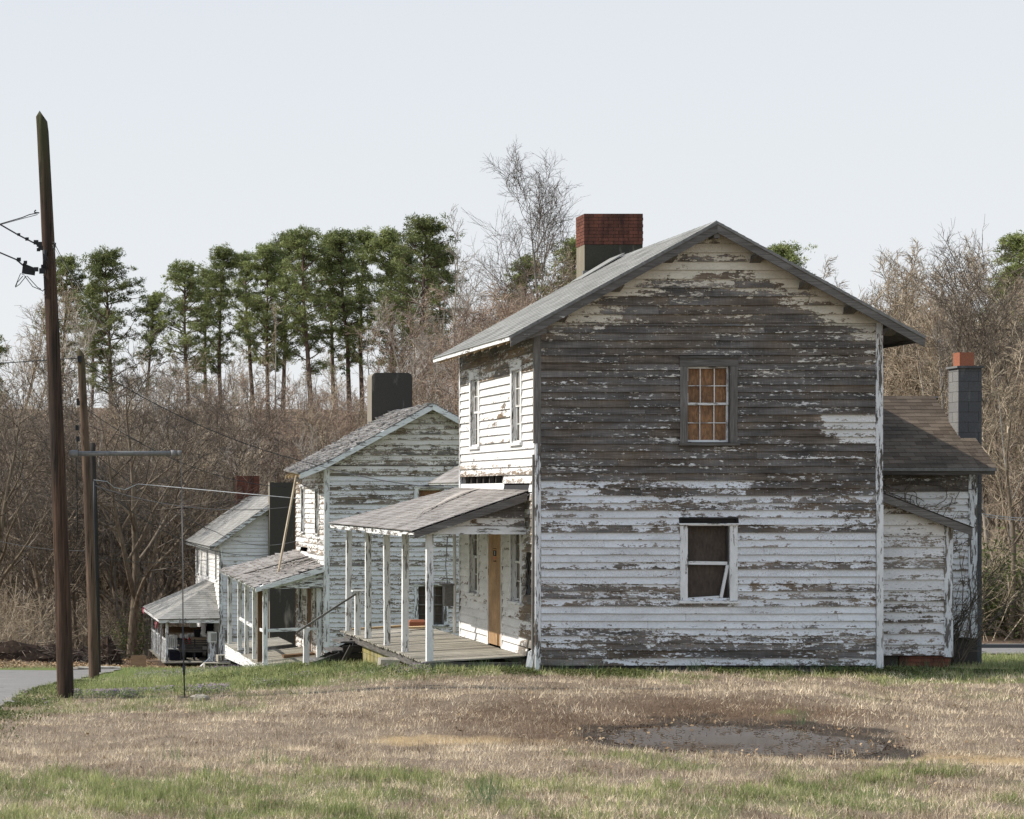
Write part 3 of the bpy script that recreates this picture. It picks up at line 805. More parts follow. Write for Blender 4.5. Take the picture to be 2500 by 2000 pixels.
    b.beam(FF(2.73, -.04, 1.31), FF(3.28, -.03, 1.345), .03, .035)
    b.build('broken_sash', 'trim_white', w)
    b = MB(); b.fbox(FF, 2.705, 2.735, -.08, -.02, 1.3, 2.6); b.build('window_stop', 'dark_wood', w); b = MB(); b.fbox(FF, 3.425, 3.455, -.08, -.02, 1.3, 2.6); b.build('window_stop', 'dark_wood', w)
    # facade windows
    for i, wn in enumerate(wins):
        window(h, FW, *wn, cas='trim_white', pane='glass', cols=3 if i < 2 else 2, rows=2, cw=.10, head=.16, deep=-.05, mt=.016)
    # door
    d = MB(); d.fbox(FW, 2.47, 3.49, .0, .02, .27, 2.44); dr = d.build('door', 'osb_door', h)
    t = MB(); t.fbox(FW, 2.40, 2.468, .006, .04, .25, 2.44); t.fbox(FW, 3.492, 3.56, .006, .04, .25, 2.44); t.build('door_casing', 'trim_white', dr)
    n = MB(); n.fbox(FW, 2.86, 3.12, .0215, .0235, 1.86, 2.16); nt = n.build('notice', 'paper', dr, 'small tan notice with dark panels fixed to the board')
    n = MB(); n.fbox(FW, 2.87, 3.11, .0238, .0250, 1.99, 2.10); n.fbox(FW, 2.87, 3.11, .0238, .0250, 2.125, 2.14); n.fbox(FW, 2.87, 3.11, .0238, .0250, 1.875, 1.89)
    n.fbox(FW, 2.87, 3.11, .0238, .0250, 1.90, 1.91)
    n.build('printed_panel', 'ink', nt)
    n = MB(); n.fbox(FW, 2.975, 3.005, .0254, .0262, 2.005, 2.085); n.build('white_mark', 'plastic_white', nt)
    n = MB()
    for k in range(4): n.fbox(FW, 2.90 + k * .05, 2.93 + k * .05, .0238, .0246, 1.93, 1.97)
    n.build('red_print', 'red', nt)
    # ---- porch
    deckboards(h, 8.08, 9.93, 38.70, 47.5, .12, .235, skip=lambda x, y: 43.35 < y < 43.5)
    b = MB(); b.hexa([(8.12, 38.72, -.05), (8.12, 47.4, -.06), (8.15, 47.4, -.06), (8.15, 38.72, -.05), (8.12, 38.72, .088), (8.12, 47.4, .088), (8.15, 47.4, .088), (8.15, 38.72, .088)]); b.build('deck_fascia', 'trim_grey', h)
    b = MB(); b.box(8.10, 9.86, 38.665, 38.695, -.10, .115, ); b.build('deck_end_board', 'trim_grey', h)
    b = MB(); b.box(8.3, 9.9, 38.8, 47.3, -.75, .06); b.build('underfloor_shade', 'inside', h)  # solid near-black block painted as the shade under the deck
    b = MB(); 
    for k in range(14):
        for j in range(3): b.box(8.2 + R.uniform(-.005, .005), 8.299, 41.6 + k * .405 + (j % 2) * .2, 41.6 + k * .405 + .4 + (j % 2) * .2, -.60 + j * .2, -.60 + j * .2 + .192)
    b.build('porch_foundation', 'found_yellow', h)
    posts_of(h, 'porch_post', [(8.2, 38.76, .13, 2.46, 0, 0), (8.2, 41.0, .13, 2.47, .01, 0), (8.2, 42.8, .13, 2.47, -.01, .02), (8.2, 44.9, .13, 2.47, 0, 0), (8.2, 47.3, .13, 2.47, .01, 0)])
    b = MB(); b.box(8.14, 8.26, 38.62, 47.4, 2.475, 2.56); b.build('porch_beam', 'trim_peel', h)
    A, B_, C_, D = Vector((7.85, 38.45, 2.53)), Vector((7.85, 47.7, 2.545)), Vector((9.98, 44.3, 3.33)), Vector((9.98, 38.45, 3.265))
    rf = MB(); roofslab(rf, A, B_, C_, D, .03, .05); pr = rf.build('porch_roof', 'trim_peel', h)
    sh = MB(); shingles(sh, A + Vector((-.03, -.03, -.012)), B_ + Vector((-.03, .03, -.012)), C_, D + Vector((0, -.03, 0)), 17, .3, .012, .02, .0, .012)
    sh.build('shingles', 'shingle_p', pr)
    b = MB(); b.hexa([(7.85, 38.40, 2.38), (7.85, 38.43, 2.38), (7.85, 38.43, 2.50), (7.85, 38.40, 2.50), (9.90, 38.40, 3.06), (9.90, 38.43, 3.06), (9.90, 38.43, 3.21), (9.90, 38.40, 3.21)]); b.build('rake_board', 'trim_grey', pr)
    b = MB(); y = 38.45
    while y < 47.6:
        L = R.uniform(.8, 1.8); e = min(47.65, y + L); b.box(7.845, 7.862, y, e - .01, 2.40 + R.uniform(0, .05), 2.50); y = e
    b.build('eave_fascia', 'trim_peel', pr)
    FP = frame((8.2, 38.60, 0), (1, 0, 0), (0, -1, 0))
    siding(FP, lambda z: (max(-.05, (z - 2.50) / .34 - .25), 1.70), 2.47, 3.05, .14, (), lambda u, z, r: .42 + (.45 if z > 2.72 else 0), lambda u, z: .4, key=8).build('porch_end_infill', 'siding', pr)
    b = MB(); b.hexa([(8.14, 38.56, 2.46), (8.14, 38.59, 2.46), (8.14, 38.59, 2.60), (8.14, 38.56, 2.60), (9.92, 38.56, 2.455), (9.92, 38.59, 2.455), (9.92, 38.59, 2.60), (9.92, 38.56, 2.60)]); b.build('porch_end_beam', 'trim_white', pr)
    # curled strip of torn roofing lying on the porch roof
    st = MB(); N = (B_ - A).cross(D - A).normalized(); N = N if N.z > 0 else -N
    P0 = [(.02, .47, 9.93), (.05, .455, 9.6), (.04, .44, 9.25), (.03, .41, 8.95), (.05, .37, 8.65), (.02, .31, 8.35)]
    pts = []
    for lift, yy, X in P0:
        y = 38.45 + yy * 10.2 - 1.0; t = (X - 7.85) / 2.13
        z = 2.53 + t * .75; pts.append(Vector((X, y, z)) + N * (lift + .02))
    V = []; 
    for i, p in enumerate(pts):
        w = .20 - .022 * i; V += [p + Vector((0, -w / 2, .0)), p + Vector((0, w / 2, .045 * math.sin(i * 2.1) ** 2)), p + Vector((0, w / 2, .035 * math.sin(i * 2.1) ** 2 - .008)), p + Vector((0, -w / 2, -.008))]
    st.add(V, [(4 * i + a, 4 * i + 4 + a, 4 * i + 4 + (a + 1) % 4, 4 * i + (a + 1) % 4) for i in range(5) for a in range(4)] + [(0, 1, 2, 3), (20, 23, 22, 21)])
    st.build('torn_roofing_strip', 'felt', pr)
    # rear shed roof seen past the porch
    A2, B2, C2, D2 = (10.0, 44.3, 3.43), (10.0, 47.4, 3.43), (12.2, 47.4, 4.7), (12.2, 44.3, 4.7)
    rf = MB(); roofslab(rf, A2, B2, C2, D2, .05); r2 = rf.build('rear_roof', 'trim_white', h)
    sh = MB(); shingles(sh, A2, B2, C2, D2, 16, .3, .012); sh.build('shingles', 'shingle_p', r2)
    b = MB(); b.box(11.2, 12.1, 44.1, 47.2, -.9, 3.35); b.build('rear_room', 'trim_peel', h)
    # conduit and meter on the back corner
    c = MB(); c.tube([(9.86, 44.12, .3), (9.86, 44.12, 2.0), (9.84, 44.12, 3.2)], .035); mt = c.build('conduit', 'plastic_white', h)
    c = MB(); c.tube([(9.74, 44.25, 2.3), (9.70, 44.25, 1.7), (9.74, 44.2, 1.2)], .012); c.build('meter_cable', 'wire_grey', mt)
    c = MB(); c.hexa([(9.64, 44.1, .85), (9.84, 44.1, .85), (9.84, 44.25, .85), (9.64, 44.25, .85), (9.66, 44.1, 1.28), (9.84, 44.1, 1.28), (9.84, 44.28, 1.28), (9.64, 44.28, 1.28)])
    c.box(9.58, 9.85, 44.08, 44.3, 1.281, 1.32); c.build('meter_box', 'metal', mt)
    # ---- right wing behind
    FG = frame((XR, 41.0, 0), (1, 0, 0), (0, -1, 0))
    siding(FG, lambda z: (.02, 2.96), .42, 3.62, .128, (), lambda u, z, r: .22 + .25 * r + (.35 if z > 3.2 else 0), lambda u, z: .2, key=11, wob=.01).build('wing_wall', 'siding', h)
    b = MB(); b.box(XR, 19.25, 41.06, 44.6, -.6, 3.6); b.build('wing_room', 'trim_peel', h)
    b = MB(); b.box(19.10, 19.27, 40.965, 41.05, .40, 3.6); b.build('corner_board', 'trim_peel', h)
    b = MB(); b.box(XR, 19.3, 41.03, 41.058, -.7, .42); b.build('wing_foundation', 'parge_dark', h)
    E = 40.58
    rf = MB(); roofslab(rf, (16.1, E, 3.70), (19.13, E, 3.70), (19.13, 42.7, 5.16), (16.1, 42.7, 5.16), .04)
    roofslab(rf, (19.131, E, 3.70), (19.42, E, 3.70), (19.42, 41.42, 4.28), (19.131, 41.42, 4.28), .04)
    roofslab(rf, (16.1, 44.9, 3.70), (19.3, 44.9, 3.70), (19.3, 42.7, 5.16), (16.1, 42.7, 5.16), .04)
    wr = rf.build('wing_roof', 'trim_grey', h)
    sh = MB(); shingles(sh, (16.05, E - .02, 3.69), (19.13, E - .02, 3.69), (19.13, 41.42, 4.282), (16.05, 41.42, 4.282), 8, .3, .012, .01)
    shingles(sh, (19.13, E - .02, 3.69), (19.45, E - .02, 3.69), (19.45, 41.42, 4.282), (19.13, 41.42, 4.282), 8, .3, .012, .01)
    shingles(sh, (16.05, 41.42, 4.282), (19.16, 41.42, 4.282), (19.22, 42.7, 5.165), (16.05, 42.7, 5.165), 12, .3, .012, .01)
    shingles(sh, (16.05, 44.92, 3.69), (19.3, 44.92, 3.69), (19.3, 42.7, 5.165), (16.05, 42.7, 5.165), 16, .3, .012, .01)
    sh.build('shingles', 'shingle_w', wr)
    b = MB(); b.box(16.1, 19.42, E - .022, E, 3.56, 3.655); b.build('eave_fascia', 'dark_wood', wr)
    b = MB(); b.box(16.1, 19.44, E - .05, E - .024, 3.63, 3.69); b.build('gutter_lip', 'metal', wr)
    ch = bricks(h, 'block_chimney', 19.14, 19.60, 41.48, 41.90, -.6, 5.69, .40, .20, 'block', .006, .002)
    fl = MB(); fl.box(19.10, 19.63, 41.44, 41.94, 5.66, 5.70); fl.build('chimney_cap', 'block', ch)
    fl = MB(); fl.box(19.19, 19.47, 41.53, 41.81, 5.701, 5.97); fl.build('flue_liner', 'terra', ch)
    # ---- lean-to
    FL = frame((XR, 38.6, 0), (1, 0, 0), (0, -1, 0))
    lt = lambda X: 3.31 - .385 * (X - 16.1)
    siding(FL, lambda z: (.02, min(1.42, (3.24 - z) / .385 - .04)), .25, 3.14, .198, (), lambda u, z, r: .26 + .32 * r, lambda u, z: .35 if z > 2.3 else .1, key=12).build('lean_to_wall', 'siding_b', h)
    b = MB(); b.hexa([(XR + .02, 38.7, -.5), (17.66, 38.7, -.5), (17.66, 40.98, -.5), (XR + .02, 40.98, -.5),
                      (XR + .02, 38.7, 3.16), (17.66, 38.7, 2.58), (17.66, 40.98, 2.58), (XR + .02, 40.98, 3.16)]); b.build('lean_to_room', 'trim_peel', h)
    b = MB(); b.box(17.54, 17.70, 38.565, 38.65, .22, 2.62); b.build('corner_board', 'trim_peel', h)
    rf = MB(); roofslab(rf, (17.98, 38.42, lt(17.98)), (17.98, 41.0, lt(17.98)), (XR, 41.0, lt(XR)), (XR, 38.42, lt(XR)), .03); lr = rf.build('lean_to_roof', 'dark_wood', h)
    sh = MB(); shingles(sh, (18.0, 38.40, lt(18.0)), (18.0, 41.0, lt(18.0)), (XR, 41.0, lt(XR)), (XR, 38.40, lt(XR)), 14, .3, .012); sh.build('shingles', 'shingle_w', lr)
    b = MB(); b.hexa([(XR, 38.38, lt(XR) - .17), (XR, 38.41, lt(XR) - .17), (XR, 38.41, lt(XR) - .02), (XR, 38.38, lt(XR) - .02),
                      (17.97, 38.38, lt(17.97) - .16), (17.97, 38.41, lt(17.97) - .16), (17.97, 38.41, lt(17.97) - .02), (17.97, 38.38, lt(17.97) - .02)]); b.build('rake_board', 'trim_grey', lr)
    bricks(h, 'brick_pier', 16.75, 17.68, 38.62, 38.98, -.45, .24, .205, .072)
    b = MB(); b.box(XR + .0, 16.74, 38.66, 38.9, -.5, .24); b.build('lean_to_foundation', 'parge_dark', h)
    return h

# ================================================================== HOUSE 2
def house_two():
    XL, XR, YF, YB = 9.963, 16.08, 61.4, 67.0
    RX, RZ = 13.02, 5.81
    h = thing('clapboard_house', (13.0, 64, -1.9), 'middle clapboard house with ragged shingle roof, blotchy paint and round cornered cement chimney', 'house', 'weathered two storey mill houses in a row')
    FF = frame((XL, YF, 0), (1, 0, 0), (0, -1, 0)); Wd = XR - XL
    FW = frame((XL, YF, 0), (0, 1, 0), (-1, 0, 0))
    rz = {}
    def peel(u, z, r):
        i = int(z / .137)
        if i not in rz: rz[i] = R.random()
        return .18 + .28 * rz[i] + .14 * r + (.05 if 2 < z < 3.6 else 0) - (.1 if z < .3 else 0)
    holes = [(2.70, 3.44, -.59, .51), (2.70, 3.44, 2.1, 3.33)]
    mb = siding(FF, lambda z: (.13, Wd - .1), -1.36, 4.0, .137, holes, peel, lambda u, z: .5 if z > 3.7 else .1, key=21)
    g = lambda z: (max(.05, RX - XL - (5.72 - z) / .5525), min(Wd - .05, RX - XL + (5.72 - z) / .5525))
    siding(FF, g, 4.01, 5.66, .15, (), lambda u, z, r: .30 + .3 * r, lambda u, z: .6, key=22, mb=mb)
    mb.build('front_wall', 'siding_b', h)
    wins = [(1.0, 1.6, 2.03, 3.33), (3.75, 4.35, 2.03, 3.33), (1.0, 1.6, -.7, .5), (4.2, 4.8, -.7, .5)]
    siding(FW, lambda z: (.05, 5.55), -1.6, 3.9, .15, wins + [(2.2, 3.3, -1.6, .5), (3.2, 4.6, 1.42, 1.50)], lambda u, z, r: .30 + .25 * r + (.15 if z > 3.2 or z < 0 else 0), key=23).build('side_wall', 'siding_f', h)
    FR = frame((XR, YF, 0), (0, 1, 0), (1, 0, 0)); FB = frame((XL, YB, 0), (1, 0, 0), (0, 1, 0))
    siding(FR, lambda z: (.05, 5.55), -1.4, 3.9, .15, (), lambda u, z, r: .5, st=2).build('far_side_wall', 'siding_b', h)
    m = siding(FB, lambda z: (.1, Wd - .1), -1.4, 4.0, .15, (), lambda u, z, r: .5, st=2); siding(FB, g, 4.01, 5.6, .15, (), lambda u, z, r: .5, st=2, mb=m); m.build('back_wall', 'siding_b', h)
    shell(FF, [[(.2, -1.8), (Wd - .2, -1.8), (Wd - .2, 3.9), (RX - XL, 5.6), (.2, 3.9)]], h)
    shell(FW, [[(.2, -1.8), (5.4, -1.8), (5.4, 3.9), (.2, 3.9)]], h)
    b = MB(); b.box(XL - .02, XL + .128, YF - .03, YF + .04, -1.42, 4.0); b.build('corner_board', 'trim_white', h)
    b = MB(); b.box(XL - .03, XL - .003, YF + .045, YF + .16, -1.42, 3.95); b.build('corner_board', 'trim_white', h)
    b = MB(); b.box(XL - .03, XL + .03, YB - .1, YB + .02, -1.6, 3.8); b.build('corner_board', 'brown_wood', h)
    b = MB(); b.box(XL + .05, XR - .05, YF + .06, YB - .05, -2.6, -1.37); b.build('foundation', 'parge_dark', h)
    y0, y1 = YF - .3, YB + .1
    kn = (9.98, 4.12)
    rf = MB()
    roofslab(rf, (kn[0], y0, kn[1]), (kn[0], y1, kn[1]), (RX, y1, RZ), (RX, y0, RZ), .05)
    roofslab(rf, (9.18, y0, 3.78), (9.62, y1, 3.93), (kn[0], y1, kn[1]), (kn[0], y0, kn[1]), .04)
    roofslab(rf, (16.7, y0, 3.78), (16.7, y1, 3.78), (RX, y1, RZ), (RX, y0, RZ), .05)
    roof = rf.build('roof', 'trim_peel', h)
    sh = MB(); shingles(sh, (kn[0], y0 - .03, kn[1]), (kn[0], y1, kn[1]), (RX, y1, RZ), (RX, y0 - .03, RZ), 24, .2, .02, .05, .03, .07)
    shingles(sh, (9.14, y0 - .03, 3.77), (9.58, y1, 3.92), (kn[0], y1, kn[1]), (kn[0], y0 - .03, kn[1]), 7, .2, .02, .05, .04, .07)
    shingles(sh, (16.7, y0, 3.78), (16.7, y1, 3.78), (RX, y1, RZ), (RX, y0, RZ), 26, .25, .02, .03, .03, .03)
    sh.build('shingles', 'shingle_b', roof)
    for (a, az), (c, cz) in (((9.18, 3.78), kn), (kn, (RX, RZ)), ((16.7, 3.78), (RX, RZ))):
        b = MB(); b.hexa([(a, y0 - .025, az - .17), (a, y0 - .001, az - .17), (a, y0 - .001, az - .02), (a, y0 - .025, az - .02), (c, y0 - .025, cz - .19), (c, y0 - .001, cz - .19), (c, y0 - .001, cz - .02), (c, y0 - .025, cz - .02)]); b.build('rake_board', 'trim_white', roof)
    for k in range(5):
        y = y0 + .1 + k * 1.3
        x = 9.18 + (.44) * k / 5; b = MB(); b.hexa([(x, y, 3.66), (x, y + .06, 3.66), (x, y + .06, 3.74), (x, y, 3.74), (XL, y, 3.92), (XL, y + .06, 3.92), (XL, y + .06, 4.05), (XL, y, 4.05)]); b.build('rafter_tail', 'raw_wood', roof)
    # cement chimney with rounded shoulders
    x0, x1, ya, yb, zt, rr = 12.37, 13.66, 67.12, 67.9, 7.03, .16
    prof = [(x0, -2.6)] + [(x0 + rr - rr * math.cos(t), zt - rr + rr * math.sin(t)) for t in [i * math.pi / 12 for i in range(7)]] + [(x1 - rr + rr * math.sin(t), zt - rr + rr * math.cos(t)) for t in [i * math.pi / 12 for i in range(7)]] + [(x1, -2.6)]
    n = len(prof); b = MB(); b.add([(x, ya, z) for x, z in prof] + [(x, yb, z) for x, z in prof], [tuple(range(n))[::-1], tuple(range(n, 2 * n))] + [(i, (i + 1) % n, n + (i + 1) % n, n + i) for i in range(n)], seed=.4)
    b.build('chimney', 'parge_dark', h)
    window(h, FF, 2.70, 3.44, -.59, .51, cas='trim_peel', pane='ply_dark', panename='board_panel', cols=3, rows=2, sash='trim_grey', cw=.12, head=.05, mt=.016)
    window(h, FF, 2.70, 3.44, 2.1, 3.33, cas='trim_white', pane='osb', panename='board_panel', cols=1, rows=1, cw=.12, head=.05)
    for wn in wins: window(h, FW, *wn, cas='trim_peel', pane='glass', cols=2, rows=2, cw=.09, head=.1)
    d = MB(); d.fbox(FW, 2.3, 2.75, .0, .02, -1.55, .5); d.fbox(FW, 2.76, 3.2, .0, .02, -1.55, .5); d.build('door', 'brown_wood', h)
    b = MB(); b.fbox(FW, 2.2, 2.29, .006, .04, -1.55, .5); b.fbox(FW, 3.21, 3.3, .006, .04, -1.55, .5); b.build('door_casing', 'trim_peel', h)
    # porch
    deckboards(h, 8.15, 9.93, 61.6, 66.15, -1.82, -1.60); deckboards(h, 8.15, 9.93, 67.6, 70.8, -1.82, -1.60)
    b = MB(); b.hexa([(8.14, 61.6, -2.05), (8.14, 70.8, -2.3), (8.18, 70.8, -2.3), (8.18, 61.6, -2.05), (8.14, 61.6, -1.85), (8.14, 70.8, -1.85), (8.18, 70.8, -1.85), (8.18, 61.6, -1.85)]); b.build('deck_fascia', 'trim_white', h)
    b = MB(); b.box(8.16, 9.9, 61.56, 61.59, -2.1, -1.8); b.box(8.2, 9.9, 66.15, 66.19, -1.95, -1.72); b.box(8.2, 9.9, 67.62, 67.66, -1.95, -1.72); b.box(8.9, 8.95, 66.2, 67.6, -1.95, -1.75); b.build('deck_joist', 'trim_peel', h)
    b = MB(); b.box(8.3, 9.9, 61.7, 70.6, -3.3, -1.99); b.build('underfloor_shade', 'inside', h)  # shade below this deck made as a near-black solid
    posts_of(h, 'porch_post', [(8.27, 61.75, -1.83, .42, 0, 0), (8.27, 64.1, -1.83, .44, .0, 0), (8.27, 66.0, -1.83, .46, .0, 0), (8.27, 67.8, -1.83, .48, 0, 0), (8.27, 70.5, -1.83, .50, 0, 0), (9.85, 61.8, -1.7, .6, 0, 0)], .13)
    posts_of(h, 'brown_post', [(8.27, 62.9, -1.83, .43, 0, 0)], .14, 'brown_wood')
    b = MB(); b.beam((8.27, 67.8, -.80), (8.27, 64.1, -.86), .04, .10); b.build('porch_rail', 'trim_white', h)
    b = MB(); b.beam((8.27, 62.9, -.84), (8.27, 61.75, -.82), .04, .09); b.build('porch_rail', 'trim_white', h)
    b = MB(); b.beam((8.33, 61.75, -.80), (9.78, 61.8, -.74), .04, .09); b.build('porch_rail', 'trim_white', h)
    A, B_, C_, D = Vector((7.95, 61.45, .48)), Vector((7.95, 70.8, .65)), Vector((9.97, 67.0, 1.42)), Vector((9.97, 61.45, 1.11))
    rf = MB(); roofslab(rf, A, B_, C_, D, .03, .05); pr = rf.build('porch_roof', 'trim_peel', h)
    sh = MB(); shingles(sh, A + Vector((-.03, -.03, -.01)), B_ + Vector((-.03, 0, -.01)), C_, D + Vector((0, -.03, 0)), 16, .28, .014, .05, .10, .05); sh.build('shingles', 'shingle_p', pr)
    b = MB(); b.hexa([(7.95, 61.39, .33), (7.95, 61.42, .33), (7.95, 61.42, .46), (7.95, 61.39, .46), (9.95, 61.39, .93), (9.95, 61.42, .93), (9.95, 61.42, 1.09), (9.95, 61.39, 1.09)]); b.build('rake_board', 'trim_white', pr)
    b = MB(); b.hexa([(8.2, 61.55, .42), (8.2, 61.58, .42), (8.2, 61.58, .50), (8.2, 61.55, .50), (9.94, 61.55, .46), (9.94, 61.58, .46), (9.94, 61.58, .98), (9.94, 61.55, .98)]); b.build('porch_end_infill', 'trim_peel', pr)
    b = MB(); b.box(8.2, 8.34, 61.6, 70.7, .50, .56); b.build('porch_beam', 'trim_peel', pr)
    for k in range(21):
        y = 61.6 + k * .44; z = .48 + .17 * k / 21
        b = MB(); b.hexa([(7.97, y, z - .11), (7.97, y + .05, z - .11), (7.97, y + .05, z - .04), (7.97, y, z - .04), (8.4, y, z + .01), (8.4, y + .05, z + .01), (8.4, y + .05, z + .08), (8.4, y, z + .08)]); b.build('rafter_tail', 'trim_white', pr)
    b = MB()      # torn strips lying on the roof
    for (u, v, l, a, w) in ((.34, .55, 1.5, .25, .16), (.30, .7, 1.1, .1, .12), (.42, .5, .9, -.2, .1), (.2, .8, 1.2, .2, .14), (.5, .62, 1.0, .3, .1), (.14, .9, .8, .0, .12)):
        p = A.lerp(B_, u).lerp(D.lerp(C_, u), v) + Vector((0, 0, .04)); q = A.lerp(B_, u + a * .15).lerp(D.lerp(C_, u + a * .15), min(.98, v + l * .3)) + Vector((0, 0, .07))
        b.beam(p, q, w, .01)
    b.build('torn_roofing_strip', 'felt', pr)
    b = MB(); b.beam(A.lerp(B_, .52).lerp(D.lerp(C_, .52), .12) + Vector((0, 0, .04)), A.lerp(B_, .50).lerp(D.lerp(C_, .5), .97) + Vector((0, 0, .05)), .10, .015); b.build('roof_batten', 'dark_wood', pr)
    return h

# ================================================================== HOUSE 3
def house_three():
    XL, XR, YF, YB = 9.963, 14.94, 88.6, 98.4
    RX, RZ = 12.45, 3.07; sl = .70
    h = thing('clapboard_house', (12.4, 93, -4.0), 'farthest small white clapboard house with smooth grey roof and tall dark slab chimney', 'house', 'weathered two storey mill houses in a row')
    FF = frame((XL, YF, 0), (1, 0, 0), (0, -1, 0)); Wd = XR - XL
    FW = frame((XL, YF, 0), (0, 1, 0), (-1, 0, 0))
    pe = lambda u, z, r: .12 + .36 * r * r
    mb = siding(FF, lambda z: (.14, Wd - .1), -3.85, 1.2, .17, (), pe, key=31, st=.5)
    siding(FF, lambda z: (max(.05, RX - XL - (2.95 - z) / sl), min(Wd - .05, RX - XL + (2.95 - z) / sl)), 1.21, 2.9, .17, (), pe, key=32, st=.5, mb=mb)
    mb.build('front_wall', 'siding_b', h)
    wins = [(.75, 1.35, -.45, .8), (4.0, 4.75, -.45, .8), (8.4, 9.15, -.45, .8), (4.4, 5.1, -3.0, -1.9)]
    siding(FW, lambda z: (.05, 9.75), -3.85, 1.2, .17, wins + [(2.0, 2.95, -3.85, -1.85)], lambda u, z, r: .12 + .2 * r, key=33, st=.6).build('side_wall', 'siding_f', h)
    FR = frame((XR, YF, 0), (0, 1, 0), (1, 0, 0)); siding(FR, lambda z: (.05, 9.75), -3.85, 1.2, .17, (), pe, st=3).build('far_side_wall', 'siding_b', h)
    FB = frame((XL, YB, 0), (1, 0, 0), (0, 1, 0)); siding(FB, lambda z: (max(.05, RX - XL - (2.95 - z) / sl), min(Wd - .05, RX - XL + (2.95 - z) / sl)), -3.85, 2.9, .17, (), pe, st=3).build('back_wall', 'siding_b', h)
    shell(FF, [[(.2, -4), (Wd - .2, -4), (Wd - .2, 1.1), (RX - XL, 2.7), (.2, 1.1)]], h)
    shell(FW, [[(.2, -4), (9.6, -4), (9.6, 1.1), (.2, 1.1)]], h)
    for wn in wins: window(h, FW, *wn, cas='trim_white', pane='glass_dark', cols=2, rows=2, cw=.08, head=.1, deep=-.1)
    b = MB(); b.fbox(FW, 2.02, 2.93, -.05, -.02, -3.83, -1.86); b.build('door', 'cloth_dark', h)
    b = MB(); b.box(XL - .02, XL + .138, YF - .03, YF + .04, -3.9, 1.2); b.build('corner_board', 'trim_peel', h)
    c = MB(); c.tube([FW(6.9, .05, 1.1), FW(6.9, .05, -.5)], .04); c.build('drain_pipe', 'plastic_white', h)
    c = MB(); c.tube([FF(.35, .06, -.3), FF(.35, .06, -2.5)], .03); mt = c.build('conduit', 'wire_grey', h)
    c = MB(); c.fbox(FF, .22, .52, .03, .14, -2.95, -2.5); c.build('meter_box', 'metal', mt)
    c = MB(); c.tube([FF(.37, .14, -2.72), FF(.37, .24, -2.72)], .1, 12); c.build('meter_dial', 'glass', mt)
    b = MB(); b.box(XL + .05, XR - .05, YF + .06, YB - .05, -5, -3.86); b.build('foundation', 'parge_dark', h)
    EX, EXR = 9.5, 15.4; ez = 1.0; y0, y1 = 88.2, 98.75
    rf = MB(); roofslab(rf, (EX, y0, ez), (EX, y1, ez), (RX, y1, RZ), (RX, y0, RZ), .06); roofslab(rf, (EXR, y0, ez), (EXR, y1, ez), (RX, y1, RZ), (RX, y0, RZ), .06)
    roof = rf.build('roof', 'trim_grey', h)
    sh = MB(); shingles(sh, (EX, y0, ez), (EX, y1, ez), (RX, y1, RZ), (RX, y0, RZ), 24, .5, .012, .004); shingles(sh, (EXR, y0, ez), (EXR, y1, ez), (RX, y1, RZ), (RX, y0, RZ), 20, 1., .012, .004); sh.build('shingles', 'shingle_3', roof)
    for ex in (EX, EXR):
        b = MB(); b.hexa([(ex, y0 - .03, ez - .2), (ex, y0 - .002, ez - .2), (ex, y0 - .002, ez - .02), (ex, y0 - .03, ez - .02), (RX, y0 - .03, RZ - .2), (RX, y0 - .002, RZ - .2), (RX, y0 - .002, RZ - .02), (RX, y0 - .03, RZ - .02)]); b.build('rake_board', 'trim_peel', roof)
    for k in range(22):
        y = y0 + .2 + k * .48; b = MB(); b.hexa([(EX, y, ez - .17), (EX, y + .06, ez - .17), (EX, y + .06, ez - .07), (EX, y, ez - .07), (XL, y, ez + .14), (XL, y + .06, ez + .14), (XL, y + .06, ez + .22), (XL, y, ez + .22)]); b.build('rafter_tail', 'trim_white', roof)
    b = MB(); b.box(11.98, 13.5, 88.02, 88.5, -4.2, 3.66); b.build('slab_chimney', 'parge_dark', h)
    bricks(h, 'brick_chimney', 11.93, 12.98, 98.9, 99.5, -4.2, 4.03, .22, .075)
    # porch with hipped roof
    E1, E2, W1, W2, T1, T2 = map(Vector, ((7.36, 88.2, -2.04), (7.36, 96.4, -1.95), (9.94, 88.2, -2.0), (9.94, 96.4, -1.95), (9.94, 90.6, -.63), (9.94, 94, -.64)))
    rf = MB(); roofslab(rf, E1, E2, T2, T1, .04); roofslab(rf, W1, E1, T1 + Vector((0, -.01, 0)), T1, .04); roofslab(rf, W2, E2, T2, T2 + Vector((0, .01, 0)), .04); pr = rf.build('porch_roof', 'dark_wood', h)
    sh = MB(); shingles(sh, E1, E2, T2, T1, 18, .4, .012, .004); shingles(sh, W1, E1, T1, T1 + Vector((0, .02, 0)), 18, .4, .012, .004); shingles(sh, W2, E2, T2, T2 + Vector((0, .02, 0)), 14, .4, .012, .004); sh.build('shingles', 'shingle_3', pr)
    b = MB(); b.box(7.4, 9.9, 88.24, 88.28, -2.2, -2.06); b.box(7.38, 7.42, 88.29, 96.3, -2.16, -2.06); b.build('eave_fascia', 'trim_white', pr)
    deckboards(h, 7.6, 9.9, 88.4, 96.2, -3.87, -3.84, .15)
    posts_of(h, 'porch_post', [(7.75, 88.55, -3.86, -2.2, 0, 0), (7.75, 91.2, -3.86, -2.17, 0, 0), (7.75, 93.6, -3.86, -2.17, 0, 0), (7.75, 95.9, -3.86, -2.17, 0, 0)], .11, 'trim_peel')
    b = MB(); b.beam((7.75, 88.6, -2.97), (7.75, 95.9, -2.97), .06, .06)
    for k in range(58):
        y = 88.7 + k * .125; b.box(7.735, 7.765, y, y + .06, -3.9, -3.0)
    b.build('porch_railing', 'trim_peel', h)
    return h
